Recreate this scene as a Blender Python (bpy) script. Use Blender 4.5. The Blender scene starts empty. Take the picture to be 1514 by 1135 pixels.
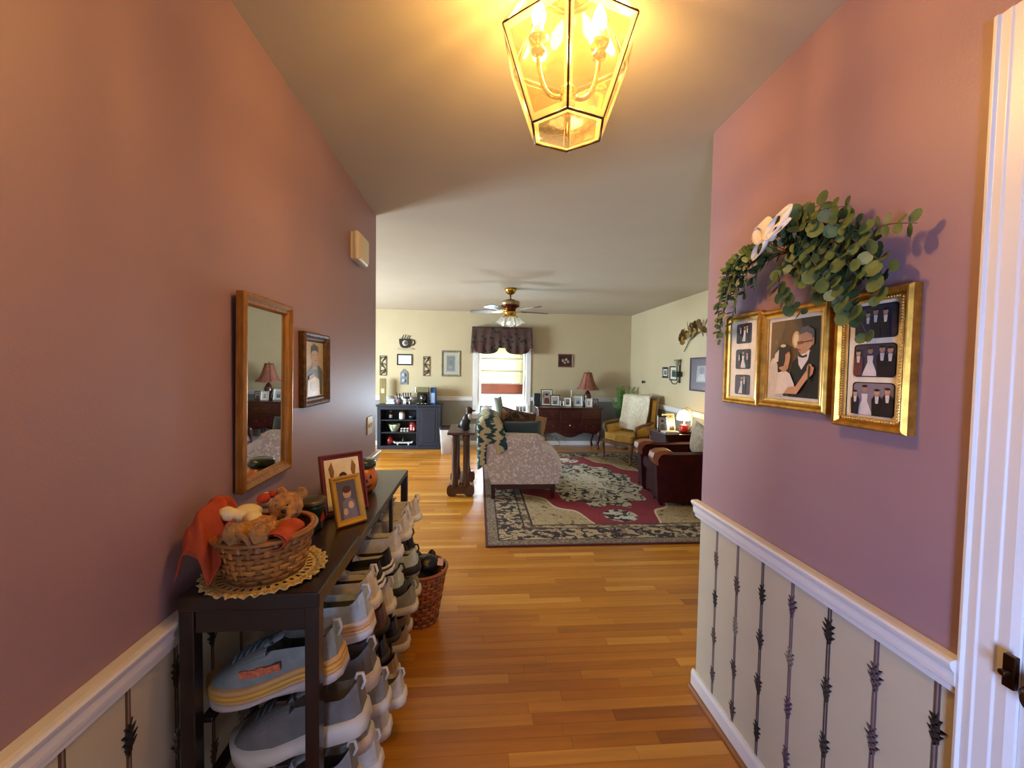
import bpy, bmesh, math, random
from mathutils import Vector, Matrix, Euler, noise
random.seed(7)
sc = bpy.context.scene
col = sc.collection
PI = math.pi
# ------------------------------------------------------------------ camera
F, IW, IH, CAMH = 615.0, 1514.0, 1135.0, 1.427
VPX, VPY, ROLL = 708.0, 543.0, math.radians(0.7)
def setup_camera():
    d = Vector(((VPX-IW/2)/F, -(VPY-IH/2)/F, 1)).normalized()      # world +Y in camera space (x right, y up, z forward)
    up = Vector((math.sin(ROLL), math.cos(ROLL), 0))
    up = (up-d*up.dot(d)).normalized()
    right = up.cross(d)
    rows = (right, d, up)
    cx = [r.x for r in rows]; cy = [r.y for r in rows]; cz = [-r.z for r in rows]
    m = Matrix(((cx[0], cy[0], cz[0], 0), (cx[1], cy[1], cz[1], 0), (cx[2], cy[2], cz[2], CAMH), (0, 0, 0, 1)))
    cam = bpy.data.cameras.new('camera'); o = bpy.data.objects.new('camera', cam); col.objects.link(o)
    o.matrix_world = m
    cam.sensor_fit = 'HORIZONTAL'; cam.sensor_width = 36; cam.lens = 36*F/IW
    cam.clip_start = 0.02; cam.clip_end = 200
    sc.camera = o
setup_camera()
# ------------------------------------------------------------------ world, daylight, exposure
w = bpy.data.worlds.new('daylight'); sc.world = w; w.use_nodes = True
w.node_tree.nodes['Background'].inputs[0].default_value = (0.80, 0.90, 1.0, 1)
w.node_tree.nodes['Background'].inputs[1].default_value = 3.0
def area(name, loc, rot, sx, sy, energy, color, spread=PI):
    l = bpy.data.lights.new(name, 'AREA'); l.shape = 'RECTANGLE'; l.size = sx; l.size_y = sy
    l.energy = energy; l.color = color; l.spread = spread
    o = bpy.data.objects.new(name, l); col.objects.link(o); o.location = loc; o.rotation_euler = rot
    return o
area('window_daylight', (0.43, 7.98, 1.12), (math.radians(-90), 0, 0), 0.95, 1.3, 330, (0.82, 0.92, 1.0))
area('side_window_daylight', (-4.12, 5.4, 1.35), (math.radians(90), 0, math.radians(-90)), 1.6, 1.3, 430, (0.74, 0.88, 1.0))
area('entry_daylight', (-0.40, -1.68, 0.80), (math.radians(90), 0, math.radians(-38)), 0.5, 1.2, 29, (0.42, 0.55, 1.0), math.radians(90))
sc.view_settings.view_transform = 'Standard'; sc.view_settings.look = 'None'
sc.view_settings.exposure = 0.35; sc.view_settings.gamma = 1.0
sc.view_settings.use_curve_mapping = False

# ------------------------------------------------------------------ materials
def lin(c):
    if isinstance(c, str):
        c = tuple(int(c[i:i+2], 16)/255 for i in (0, 2, 4))
    return tuple(x/12.92 if x <= .04045 else ((x+.055)/1.055)**2.4 for x in c)+(1,)
MATS = {}
def mat(name, color, rough=.5, metal=0, var=.12, scale=8, stretch=(1, 1, 1), bump=0, bscale=60, coat=0, emit=0, ecol=None, sheen=0, trans=0, rnd=0, spec=None, color2=None):
    """procedural principled material: base colour varied by noise (and per object when rnd > 0)"""
    if name in MATS: return MATS[name]
    m = bpy.data.materials.new(name); m.use_nodes = True; MATS[name] = m
    nt = m.node_tree; N = nt.nodes; Lk = nt.links; b = N['Principled BSDF']
    tc = N.new('ShaderNodeTexCoord'); mp = N.new('ShaderNodeMapping'); mp.inputs['Scale'].default_value = stretch
    Lk.new(tc.outputs['Object'], mp.inputs['Vector'])
    no = N.new('ShaderNodeTexNoise'); no.inputs['Scale'].default_value = scale; no.inputs['Detail'].default_value = 4
    Lk.new(mp.outputs[0], no.inputs['Vector'])
    c = lin(color); c2 = lin(color2) if color2 else tuple(min(1, x*(1+var)) for x in c[:3])+(1,)
    c1 = c if color2 else tuple(x*(1-var) for x in c[:3])+(1,)
    mx = N.new('ShaderNodeMix'); mx.data_type = 'RGBA'
    rp = N.new('ShaderNodeMapRange'); rp.inputs['From Min'].default_value = .35; rp.inputs['From Max'].default_value = .65
    Lk.new(no.outputs['Fac'], rp.inputs['Value']); Lk.new(rp.outputs[0], mx.inputs[0])
    mx.inputs[6].default_value = c1; mx.inputs[7].default_value = c2
    out = mx.outputs[2]
    if rnd:
        oi = N.new('ShaderNodeObjectInfo'); hs = N.new('ShaderNodeHueSaturation')
        mr = N.new('ShaderNodeMapRange'); mr.inputs['To Min'].default_value = 1-rnd; mr.inputs['To Max'].default_value = 1+rnd
        Lk.new(oi.outputs['Random'], mr.inputs['Value']); Lk.new(mr.outputs[0], hs.inputs['Value']); Lk.new(out, hs.inputs['Color'])
        ad = N.new('ShaderNodeVectorMath'); ad.operation = 'ADD'
        Lk.new(tc.outputs['Object'], ad.inputs[0]); sc_ = N.new('ShaderNodeMath'); sc_.operation = 'MULTIPLY'; sc_.inputs[1].default_value = 37
        Lk.new(oi.outputs['Random'], sc_.inputs[0]); Lk.new(sc_.outputs[0], ad.inputs[1]); Lk.new(ad.outputs[0], mp.inputs['Vector'])
        out = hs.outputs['Color']
    Lk.new(out, b.inputs['Base Color'])
    b.inputs['Roughness'].default_value = rough; b.inputs['Metallic'].default_value = metal
    b.inputs['Coat Weight'].default_value = coat
    b.inputs['Sheen Weight'].default_value = sheen
    if spec is not None: b.inputs['Specular IOR Level'].default_value = spec
    if trans: b.inputs['Transmission Weight'].default_value = trans
    if emit:
        b.inputs['Emission Color'].default_value = lin(ecol or color); b.inputs['Emission Strength'].default_value = emit
    if bump:
        bn = N.new('ShaderNodeTexNoise'); bn.inputs['Scale'].default_value = bscale; bn.inputs['Detail'].default_value = 3
        Lk.new(tc.outputs['Object'], bn.inputs['Vector'])
        bp = N.new('ShaderNodeBump'); bp.inputs['Strength'].default_value = bump; bp.inputs['Distance'].default_value = .01
        Lk.new(bn.outputs['Fac'], bp.inputs['Height']); Lk.new(bp.outputs[0], b.inputs['Normal'])
    return m
def flat(hexcol, rough=.35):
    return mat('print_'+hexcol, hexcol, rough, var=.06, scale=40)
def glass_mat(name, tint, refl=.12, rough=.03, diff=0):
    """thin pane: see-through with a reflection and, if asked, a little milky scatter"""
    if name in MATS: return MATS[name]
    m = bpy.data.materials.new(name); m.use_nodes = True; MATS[name] = m
    nt = m.node_tree; N = nt.nodes; Lk = nt.links
    for n in list(N): N.remove(n)
    o = N.new('ShaderNodeOutputMaterial'); t = N.new('ShaderNodeBsdfTransparent'); t.inputs[0].default_value = lin(tint)
    g = N.new('ShaderNodeBsdfGlossy'); g.inputs['Roughness'].default_value = rough; g.inputs[0].default_value = (1, .97, .9, 1)
    fr = N.new('ShaderNodeLayerWeight'); fr.inputs[0].default_value = .25
    ma = N.new('ShaderNodeMath'); ma.operation = 'MULTIPLY_ADD'; ma.inputs[1].default_value = .5; ma.inputs[2].default_value = refl
    no = N.new('ShaderNodeTexNoise'); no.inputs['Scale'].default_value = 14; bp = N.new('ShaderNodeBump'); bp.inputs['Strength'].default_value = .15
    Lk.new(no.outputs[0], bp.inputs['Height']); Lk.new(bp.outputs[0], g.inputs['Normal'])
    Lk.new(fr.outputs['Fresnel'], ma.inputs[0])
    mx = N.new('ShaderNodeMixShader'); Lk.new(ma.outputs[0], mx.inputs[0]); Lk.new(t.outputs[0], mx.inputs[1]); Lk.new(g.outputs[0], mx.inputs[2])
    last = mx
    if diff:
        tr = N.new('ShaderNodeBsdfTranslucent'); tr.inputs[0].default_value = lin(tint)
        m2 = N.new('ShaderNodeMixShader'); m2.inputs[0].default_value = diff
        Lk.new(last.outputs[0], m2.inputs[1]); Lk.new(tr.outputs[0], m2.inputs[2]); last = m2
    Lk.new(last.outputs[0], o.inputs[0])
    return m
def fabric_translucent(name, color, fac=.5):
    if name in MATS: return MATS[name]
    m = mat(name, color, .9, var=.06, scale=30)
    nt = m.node_tree; N = nt.nodes; Lk = nt.links
    b = N['Principled BSDF']; o = [n for n in N if n.type == 'OUTPUT_MATERIAL'][0]
    tr = N.new('ShaderNodeBsdfTranslucent'); tr.inputs[0].default_value = lin(color)
    mx = N.new('ShaderNodeMixShader'); mx.inputs[0].default_value = fac
    Lk.new(b.outputs[0], mx.inputs[1]); Lk.new(tr.outputs[0], mx.inputs[2]); Lk.new(mx.outputs[0], o.inputs[0])
    return m
def patterned(name, c_a, c_b, kind='voronoi', scale=20, lo=.3, hi=.4, rough=.9, c_c=None, stretch=(1, 1, 1), dist=2.0, bump=.1):
    """two-colour woven or printed pattern on object coordinates"""
    if name in MATS: return MATS[name]
    m = bpy.data.materials.new(name); m.use_nodes = True; MATS[name] = m
    nt = m.node_tree; N = nt.nodes; Lk = nt.links; b = N['Principled BSDF']; b.inputs['Roughness'].default_value = rough
    tc = N.new('ShaderNodeTexCoord'); mp = N.new('ShaderNodeMapping'); mp.inputs['Scale'].default_value = stretch
    Lk.new(tc.outputs['Object'], mp.inputs['Vector'])
    if kind == 'voronoi':
        t = N.new('ShaderNodeTexVoronoi'); t.inputs['Scale'].default_value = scale; out = t.outputs['Distance']
    elif kind == 'wave':
        t = N.new('ShaderNodeTexWave'); t.inputs['Scale'].default_value = scale; t.inputs['Distortion'].default_value = dist; t.inputs['Detail Scale'].default_value = 2.5; out = t.outputs['Fac']
    else:
        t = N.new('ShaderNodeTexNoise'); t.inputs['Scale'].default_value = scale; t.inputs['Detail'].default_value = 5; t.inputs['Distortion'].default_value = dist*.4; out = t.outputs['Fac']
    Lk.new(mp.outputs[0], t.inputs['Vector'])
    mr = N.new('ShaderNodeMapRange'); mr.inputs['From Min'].default_value = lo; mr.inputs['From Max'].default_value = hi
    Lk.new(out, mr.inputs['Value'])
    mx = N.new('ShaderNodeMix'); mx.data_type = 'RGBA'; mx.inputs[6].default_value = lin(c_a); mx.inputs[7].default_value = lin(c_b)
    Lk.new(mr.outputs[0], mx.inputs[0]); o = mx.outputs[2]
    if c_c:
        n2 = N.new('ShaderNodeTexNoise'); n2.inputs['Scale'].default_value = scale*.5; Lk.new(mp.outputs[0], n2.inputs['Vector'])
        m2 = N.new('ShaderNodeMapRange'); m2.inputs['From Min'].default_value = .5; m2.inputs['From Max'].default_value = .58
        Lk.new(n2.outputs[0], m2.inputs['Value'])
        mm = N.new('ShaderNodeMix'); mm.data_type = 'RGBA'; mm.inputs[7].default_value = lin(c_c)
        Lk.new(m2.outputs[0], mm.inputs[0]); Lk.new(o, mm.inputs[6]); o = mm.outputs[2]
    Lk.new(o, b.inputs['Base Color'])
    if bump:
        bp = N.new('ShaderNodeBump'); bp.inputs['Strength'].default_value = bump; Lk.new(out, bp.inputs['Height']); Lk.new(bp.outputs[0], b.inputs['Normal'])
    return m

# ------------------------------------------------------------------ mesh builder
class MB:
    def __init__(s): s.v = []; s.f = []; s.m = []; s.sm = []
    def add(s, V, Fc, mi=0, smooth=False):
        o = len(s.v); s.v += [tuple(p) for p in V]
        for f in Fc: s.f.append([i+o for i in f]); s.m.append(mi); s.sm.append(smooth)
        return s
    def box(s, x0, x1, y0, y1, z0, z1, mi=0, M=None):
        V = [(x, y, z) for z in (z0, z1) for y in (y0, y1) for x in (x0, x1)]
        if M: V = [tuple(M @ Vector(p)) for p in V]
        return s.add(V, [(0, 2, 3, 1), (4, 5, 7, 6), (0, 1, 5, 4), (2, 6, 7, 3), (0, 4, 6, 2), (1, 3, 7, 5)], mi)
    def prism(s, poly, ax, a0, a1, mi=0, smooth=False):
        n = len(poly)
        def P(p, a):
            return {'x': (a, p[0], p[1]), 'y': (p[0], a, p[1]), 'z': (p[0], p[1], a)}[ax]
        V = [P(p, a0) for p in poly]+[P(p, a1) for p in poly]
        s.add(V, [tuple(range(n))[::-1], tuple(range(n, 2*n))], mi)
        return s.add(V, [(i, (i+1) % n, n+(i+1) % n, n+i) for i in range(n)], mi, smooth)
    def loft(s, secs, closed=True, cap0=True, cap1=True, mi=0, smooth=True):
        n = len(secs[0]); V = [p for q in secs for p in q]; Fc = []
        for k in range(len(secs)-1):
            for i in range(n if closed else n-1):
                j = (i+1) % n
                Fc.append((k*n+i, k*n+j, (k+1)*n+j, (k+1)*n+i))
        if cap0 and closed: Fc.append(tuple(range(n))[::-1])
        if cap1 and closed: Fc.append(tuple(range((len(secs)-1)*n, len(secs)*n)))
        return s.add(V, Fc, mi, smooth)
    def lathe(s, prof, c=(0, 0, 0), seg=20, mi=0, smooth=True, ax='z', ex=1, ey=1):
        secs = []
        for r, z in prof:
            ring = []
            for i in range(seg):
                a = 2*PI*i/seg; p = (r*ex*math.cos(a), r*ey*math.sin(a), z)
                if ax == 'x': p = (p[2], p[0], p[1])
                if ax == 'y': p = (p[1], p[2], p[0])
                ring.append((p[0]+c[0], p[1]+c[1], p[2]+c[2]))
            secs.append(ring)
        return s.loft(secs, True, prof[0][0] > 1e-6, prof[-1][0] > 1e-6, mi, smooth)
    def tube(s, path, r, seg=8, mi=0, smooth=True, closed=False):
        P = [Vector(p) for p in path]; n = len(P); secs = []; prev = None
        for i, p in enumerate(P):
            if closed: t = P[(i+1) % n]-P[i-1]
            else: t = P[min(i+1, n-1)]-P[max(i-1, 0)]
            t.normalize()
            if prev is None:
                a = Vector((0, 0, 1)) if abs(t.z) < .9 else Vector((1, 0, 0)); u = t.cross(a).normalized()
            else:
                u = (prev-t*prev.dot(t)).normalized()
            prev = u; v = t.cross(u); rr = r[i] if isinstance(r, (list, tuple)) else r
            secs.append([p+u*rr*math.cos(2*PI*k/seg)+v*rr*math.sin(2*PI*k/seg) for k in range(seg)])
        if closed: secs.append(secs[0])
        return s.loft(secs, True, not closed, not closed, mi, smooth)
    def ell(s, c, r, seg=12, rings=8, mi=0, M=None):
        if not isinstance(r, (tuple, list)): r = (r, r, r)
        secs = []
        for k in range(rings+1):
            ph = -PI/2+PI*k/rings; cr = max(math.cos(ph), 1e-4)
            ring = [Vector((r[0]*cr*math.cos(2*PI*i/seg), r[1]*cr*math.sin(2*PI*i/seg), r[2]*math.sin(ph))) for i in range(seg)]
            if M: ring = [M @ p for p in ring]
            secs.append([(p.x+c[0], p.y+c[1], p.z+c[2]) for p in ring])
        return s.loft(secs, True, False, False, mi, True)
    def grid(s, fn, nu, nv, mi=0, smooth=True):
        V = [fn(i/nu, j/nv) for j in range(nv+1) for i in range(nu+1)]
        return s.add(V, [(j*(nu+1)+i, j*(nu+1)+i+1, (j+1)*(nu+1)+i+1, (j+1)*(nu+1)+i) for j in range(nv) for i in range(nu)], mi, smooth)
    def mesh(s, name, mats):
        me = bpy.data.meshes.new(name); me.from_pydata(s.v, [], s.f)
        for m in (mats if isinstance(mats, (list, tuple)) else [mats]): me.materials.append(m)
        me.polygons.foreach_set('material_index', s.m); me.polygons.foreach_set('use_smooth', s.sm)
        bm = bmesh.new(); bm.from_mesh(me); bmesh.ops.recalc_face_normals(bm, faces=bm.faces); bm.to_mesh(me); bm.free()
        me.update(); return me
    def build(s, name, mats, parent=None, loc=(0, 0, 0), rot=(0, 0, 0), bevel=0, solid=0, subsurf=0):
        o = bpy.data.objects.new(name, s.mesh(name, mats)); col.objects.link(o)
        o.location = loc; o.rotation_euler = rot
        if parent: o.parent = parent
        if solid:
            k = o.modifiers.new('thickness', 'SOLIDIFY'); k.thickness = solid; k.offset = 0
        if bevel:
            k = o.modifiers.new('bevel', 'BEVEL'); k.width = bevel; k.segments = 2; k.limit_method = 'ANGLE'
        if subsurf:
            k = o.modifiers.new('subsurf', 'SUBSURF'); k.levels = subsurf; k.render_levels = subsurf
        return o
def tag(o, label=None, cat=None, group=None, kind=None):
    if label: o['label'] = label
    if cat: o['category'] = cat
    if group: o['group'] = group
    if kind: o['kind'] = kind
    return o
def thing(name, label, cat, loc=(0, 0, 0), rot=(0, 0, 0), group=None):
    o = bpy.data.objects.new(name, None); col.objects.link(o); o.empty_display_size = .05
    o.location = loc; o.rotation_euler = rot if isinstance(rot, (tuple, list)) else (0, 0, rot)
    return tag(o, label, cat, group)
def copy_tree(o, parent=None):
    c = o.copy(); col.objects.link(c); c.parent = parent
    for ch in [x for x in col.objects if x.parent == o]: copy_tree(ch, c)
    return c
def struct(o): o['kind'] = 'structure'; return o
def el(cx, cy, rx, ry, n=16, a0=0, a1=2*PI, rot=0):
    out = []
    for i in range(n):
        a = a0+(a1-a0)*i/(n if abs(a1-a0-2*PI) < 1e-6 else n-1)
        x, y = rx*math.cos(a), ry*math.sin(a)
        out.append((cx+x*math.cos(rot)-y*math.sin(rot), cy+x*math.sin(rot)+y*math.cos(rot)))
    return out
def rrect(x0, x1, y0, y1, r, n=4):
    p = []
    for cx, cy, a in ((x1-r, y1-r, 0), (x0+r, y1-r, PI/2), (x0+r, y0+r, PI), (x1-r, y0+r, 3*PI/2)):
        for i in range(n+1): p.append((cx+r*math.cos(a+PI/2*i/n), cy+r*math.sin(a+PI/2*i/n)))
    return p
# ================================================================== THE SETTING
XL, XR, XW, YF, ZC = -.703, .985, 2.85, 7.65, 2.44
YLE, YRE = 2.91, 1.74           # where the hall walls end and the room opens
M_mauve = mat('mauve_paint', '99797f', .5, var=.03, scale=2, bump=.05, bscale=180)
M_paper = mat('cream_wallpaper', 'c2b99f', .55, var=.03, scale=5)
M_sage = mat('sage_beige_paint', 'b8a884', .6, var=.03, scale=2, bump=.04, bscale=150)
M_greyg = mat('grey_green_paint', '888980', .6, var=.04, scale=2)
M_ceil = mat('ceiling_paint', 'b9ae98', .85, var=.02, scale=3, bump=.05, bscale=220)
M_white = mat('white_trim_paint', 'e2e0dc', .32, var=.02, scale=6)
M_under = mat('floor_underlay', '3c2208', .8)
def plank_mat(name, per_object):
    m = bpy.data.materials.new(name); m.use_nodes = True; nt = m.node_tree; N = nt.nodes; Lk = nt.links; b = N['Principled BSDF']
    tc = N.new('ShaderNodeTexCoord')
    ramp = N.new('ShaderNodeValToRGB'); e = ramp.color_ramp.elements
    e[0].position = 0; e[0].color = lin('8e5010'); e[1].position = 1; e[1].color = lin('d0963c')
    for p, c in ((.05, 'a96614'), (.4, 'b47118'), (.8, 'be7c22')):
        q = ramp.color_ramp.elements.new(p); q.color = lin(c)
    mp = N.new('ShaderNodeMapping'); mp.inputs['Scale'].default_value = (2.2, 38, 38)
    if per_object:
        oi = N.new('ShaderNodeObjectInfo'); mu = N.new('ShaderNodeMath'); mu.operation = 'MULTIPLY'; mu.inputs[1].default_value = 91
        Lk.new(oi.outputs['Random'], mu.inputs[0]); ad = N.new('ShaderNodeVectorMath'); Lk.new(tc.outputs['Object'], ad.inputs[0]); Lk.new(mu.outputs[0], ad.inputs[1])
        Lk.new(ad.outputs[0], mp.inputs[0]); Lk.new(oi.outputs['Random'], ramp.inputs[0])
    else:
        br = N.new('ShaderNodeTexBrick'); br.inputs['Scale'].default_value = 1; br.inputs['Brick Width'].default_value = .85; br.inputs['Row Height'].default_value = .057
        br.inputs['Mortar Size'].default_value = .0006; br.inputs['Color1'].default_value = (0, 0, 0, 1); br.inputs['Color2'].default_value = (1, 1, 1, 1); br.inputs['Mortar'].default_value = (0, 0, 0, 1)
        br.offset = .37; br.offset_frequency = 3
        Lk.new(tc.outputs['Object'], br.inputs[0]); Lk.new(br.outputs['Color'], ramp.inputs[0]); Lk.new(tc.outputs['Object'], mp.inputs[0])
    no = N.new('ShaderNodeTexNoise'); no.inputs['Scale'].default_value = 1; no.inputs['Detail'].default_value = 6; no.inputs['Distortion'].default_value = .6
    Lk.new(mp.outputs[0], no.inputs['Vector'])
    mr = N.new('ShaderNodeMapRange'); mr.inputs['From Min'].default_value = .3; mr.inputs['From Max'].default_value = .7; mr.inputs['To Min'].default_value = .84; mr.inputs['To Max'].default_value = 1.12
    Lk.new(no.outputs[0], mr.inputs[0])
    mx = N.new('ShaderNodeMix'); mx.data_type = 'RGBA'; mx.blend_type = 'MULTIPLY'; mx.inputs[0].default_value = 1
    Lk.new(ramp.outputs[0], mx.inputs[6]); Lk.new(mr.outputs[0], mx.inputs[7]); Lk.new(mx.outputs[2], b.inputs['Base Color'])
    b.inputs['Roughness'].default_value = .3; b.inputs['Coat Weight'].default_value = .12; b.inputs['Coat Roughness'].default_value = .25
    return m
M_plank, M_floor = plank_mat('oak_strip', True), plank_mat('oak_strip_far', False)
PY0, PY1 = 1.142, 4.22
fl = MB()
fl.box(-4.2, 2.97, -1.62, PY0, -.06, 0, 0).box(-4.2, 2.97, PY1, 7.77, -.06, 0, 0).box(-4.2, 2.97, PY0, PY1, -.06, -.012, 1)
floor = struct(fl.build('floor', [M_floor, M_under]))
plank_meshes = []
for L in (.34, .48, .62, .76, .9, 1.08, 1.26):
    plank_meshes.append((L, MB().box(.0005, L-.0005, .0004, .0566, -.012, 0).mesh('plank', M_plank)))
prng = random.Random(3)
y = PY0
while y < PY1-.05:
    a, bnd = (XL-.3, XR+.02) if y < YRE else ((XL-.02, 2.2) if y < YLE else (-1.9, 2.6))
    x = a-prng.random()*.5
    while x < bnd:
        L, me = prng.choice(plank_meshes)
        o = bpy.data.objects.new('plank', me); col.objects.link(o); o.parent = floor; o.location = (x, y, 0)
        x += L
    y += .057
struct(MB().box(-4.2, 2.97, -1.62, 7.77, ZC, ZC+.06).build('ceiling', M_ceil))

def wall(name, boxes, mats): 
    b = MB()
    for q in boxes: b.box(*q)
    return struct(b.build(name, mats))
ZR = .80
wl = wall('wall_left', [(XL-.12, XL, -1.62, YLE, ZR, ZC, 0), (XL-.12, XL, -1.62, YLE, 0, ZR, 1)], [M_mauve, M_paper])
DY0, DY1, DZ = -.16, .655, 2.03
wr = wall('wall_right', [(XR, XR+.12, DY1, YRE, ZR, ZC, 0), (XR, XR+.12, DY1, YRE, 0, ZR, 1), (XR, XR+.12, DY0, DY1, DZ, ZC, 0),
      (XR, XR+.12, -1.62, DY0, ZR, ZC, 0), (XR, XR+.12, -1.62, DY0, 0, ZR, 1)], [M_mauve, M_paper])
wall('wall_front_left', [(-4.2, XL-.12, YLE-.12, YLE, 0, ZC, 0)], [M_sage])
wall('wall_front_right', [(XR+.12, 2.97, YRE-.12, YRE, 0, ZC, 0)], [M_sage])
WX0, WX1, WZ0, WZ1 = -.02, .875, .60, 1.98
def two_tone(boxes):
    out = []
    for (x0, x1, y0, y1, z0, z1) in boxes:
        if z0 < .84 < z1: out += [(x0, x1, y0, y1, z0, .84, 1), (x0, x1, y0, y1, .84, z1, 0)]
        else: out.append((x0, x1, y0, y1, z0, z1, 1 if z1 <= .84 else 0))
    return out
wall('wall_back', two_tone([(-4.2, WX0, YF, YF+.12, 0, ZC), (WX1, 2.97, YF, YF+.12, 0, ZC), (WX0, WX1, YF, YF+.12, 0, WZ0), (WX0, WX1, YF, YF+.12, WZ1, ZC)]), [M_sage, M_greyg])
wall('wall_room_right', two_tone([(XW, XW+.12, YRE, YF, 0, ZC)]), [M_sage, M_greyg])
wall('wall_room_left', two_tone([(-4.2, -4.08, YLE, 4.6, 0, ZC), (-4.2, -4.08, 6.2, YF, 0, ZC), (-4.2, -4.08, 4.6, 6.2, 0, .7), (-4.2, -4.08, 4.6, 6.2, 2.0, ZC)]), [M_sage, M_greyg])
wall('wall_entry', [(XL-.12, -.66, -1.62, -1.5, 0, ZC, 0), (-.06, XR+.12, -1.62, -1.5, 0, ZC, 0), (-.66, -.06, -1.62, -1.5, 0, .2, 0), (-.66, -.06, -1.62, -1.5, 1.8, ZC, 0)], [M_mauve])
M_pane = glass_mat('clear_pane', 'f4faff', .04, .01)
# ---- trim
rail_prof = [(0, -.075), (.010, -.075), (.011, -.062), (.019, -.055), (.021, -.045), (.021, -.028), (.030, -.016), (.033, -.008), (.030, -.002), (.022, 0), (0, 0)]
def rail(name, ax, pos, sgn, a0, a1, ztop, sc_=1.0):
    poly = [(pos+sgn*d*sc_, ztop+z*sc_) for d, z in rail_prof]
    return struct(MB().prism(poly, ax, a0, a1).build(name, M_white))
rail('trim_1', 'y', XR, -1, .742, YRE+.03, .852)
rail('trim_2', 'y', XL, 1, -1.5, YLE+.03, .845)
rail('trim_3', 'x', YF, -1, -4.08, WX0-.09, .893)
rail('trim_4', 'x', YF, -1, WX1+.09, XW, .893)
rail('trim_5', 'y', XW, -1, YRE, YF, .893)
def base(name, ax, pos, sgn, a0, a1, h=.085, shoe=True):
    b = MB().prism([(pos, 0), (pos+sgn*.014, 0), (pos+sgn*.014, h*.82), (pos+sgn*.009, h), (pos, h)], ax, a0, a1, 0)
    if shoe: b.prism([(pos+sgn*.014, 0), (pos+sgn*.030, 0), (pos+sgn*.028, .010), (pos+sgn*.021, .017), (pos+sgn*.014, .018)], ax, a0, a1, 1)
    return struct(b.build(name, [M_white, mat('oak_shoe_mould', '8a5018', .4)]))
base('baseboard_right', 'y', XR, -1, .742, YRE+.015)
base('baseboard_left', 'y', XL, 1, -1.5, YLE+.015)
base('baseboard_back', 'x', YF, -1, -4.08, XW, .075, False)
base('baseboard_room_right', 'y', XW, -1, YRE, YF, .075, False)
# ---- wallpaper stripes: printed wrought stems, a paper's thickness proud
stripe_cols = ['65534e', '5a4844', '403a36', '6a5560', '45403c', '665658', '5a4a46']
def stripe_mesh(seed, z0, z1, mats):
    r = random.Random(seed); b = MB(); wd = .0062
    b.box(-.0012, 0, -wd, wd, z0, z1, 0).box(-.0014, 0, -wd*.35, wd*.2, z0, z1, 1)
    z = z0+r.random()*.1+.03; k = r.randint(0, 2)
    while z < z1:
        mi = (0, 2, 0)[k % 3]; hh = .030
        for i in range(9):
            t = -1+2*i/8; zz = z+t*hh; ww = .0205*(1-abs(t)**2*.6)*(.7+.5*r.random())
            sg = 1 if i % 2 else -1
            if zz+.014 > z1: continue
            b.prism([(-.004*sg, zz-.006), (sg*ww, zz+.009+.004*r.random()), (sg*ww*.55, zz-.001), (-.003*sg, zz+.007)], 'x', -.0018-.0001*i, 0, mi)
        b.prism([(-.008, z-hh*.9), (.008, z-hh*.8), (.009, z), (.0065, min(z1, z+hh)), (-.0065, min(z1, z+hh*.9)), (-.009, z)], 'x', -.0016, 0, mi)
        z += .158+.01*r.random(); k += 1
    return b.mesh('wallpaper_stripe', mats)
def add_stripes(ys, X, rz, parent, ztop):
    for i, yy in enumerate(ys):
        c = stripe_cols[i % 7]
        ms = [flat(c, .6), flat('8b7c78', .6), flat('8d8272' if i % 2 else '2b2724', .6)]
        o = bpy.data.objects.new('wallpaper_stripe', stripe_mesh(11+i*3, .086, ztop, ms)); col.objects.link(o)
        o.location = (X, yy, 0); o.rotation_euler = (0, 0, rz); o.parent = parent
add_stripes([1.61, 1.472, 1.334, 1.197, 1.06, .922, .786], XR, 0, wr, .776)
stripe_cols = ['5e3f1c', '553a1a', '614422', '4e3618', '5e3f1c', '573c1c', '60421e']
add_stripes([.61+.134*i for i in range(17)], XL, PI, wl, .769)
# ---- door with casing on the right
cz = MB()
def casing_leg(y0, y1, z1): 
    wdt = y1-y0
    prof = [(0, 0), (-.018, 0), (-.020, .08), (-.014, .12), (-.016, .30), (-.013, .34), (-.013, .62), (-.010, .66), (-.011, .86), (-.006, 1), (0, 1)]
    cz.prism([(XR+d, y1-t*wdt) for d, t in prof], 'z', 0, z1)
casing_leg(DY1, .742, DZ+.075)
cz.box(XR-.019, XR, DY0-.08, DY1, DZ, DZ+.075).box(XR-.019, XR, DY0-.085, DY0, 0, DZ)
struct(cz.build('trim_6', M_white, bevel=.001))
jm = MB().box(XR, XR+.12, DY1-.018, DY1, 0, DZ).box(XR, XR+.12, DY0, DY0+.018, 0, DZ).box(XR, XR+.12, DY0+.018, DY1-.018, DZ-.018, DZ)
struct(jm.build('trim_7', M_white))
M_doorp = mat('door_white_paint', 'd8dcdf', .35, var=.02)
dr = thing('door_1', None, None, (XR+.012, DY0+.02, .008)); struct(dr)
dw = DY1-DY0-.04
d = MB().box(0, .035, 0, dw, 0, DZ-.03)
d.build('door_slab', M_doorp, dr, bevel=.002)
for zz0, zz1 in ((.2, .85), (1.0, 1.85)):
    for k in (0, 1):
        y0 = .1+k*(dw/2-.03)
        MB().box(-.006, 0, y0, y0+dw/2-.14, zz0, zz1).build('door_panel', M_doorp, dr, bevel=.005)
M_bronze = mat('dark_bronze', '4a3018', .3, .9, var=.2)
kb = MB().lathe([(.0, -.062), (.018, -.060), (.026, -.05), (.027, -.042), (.020, -.032), (.009, -.026), (.009, -.008), (.026, -.006), (.028, 0)], (0, dw-.028, .865), 18, ax='x')
kb.build('door_knob', M_bronze, dr)
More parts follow.
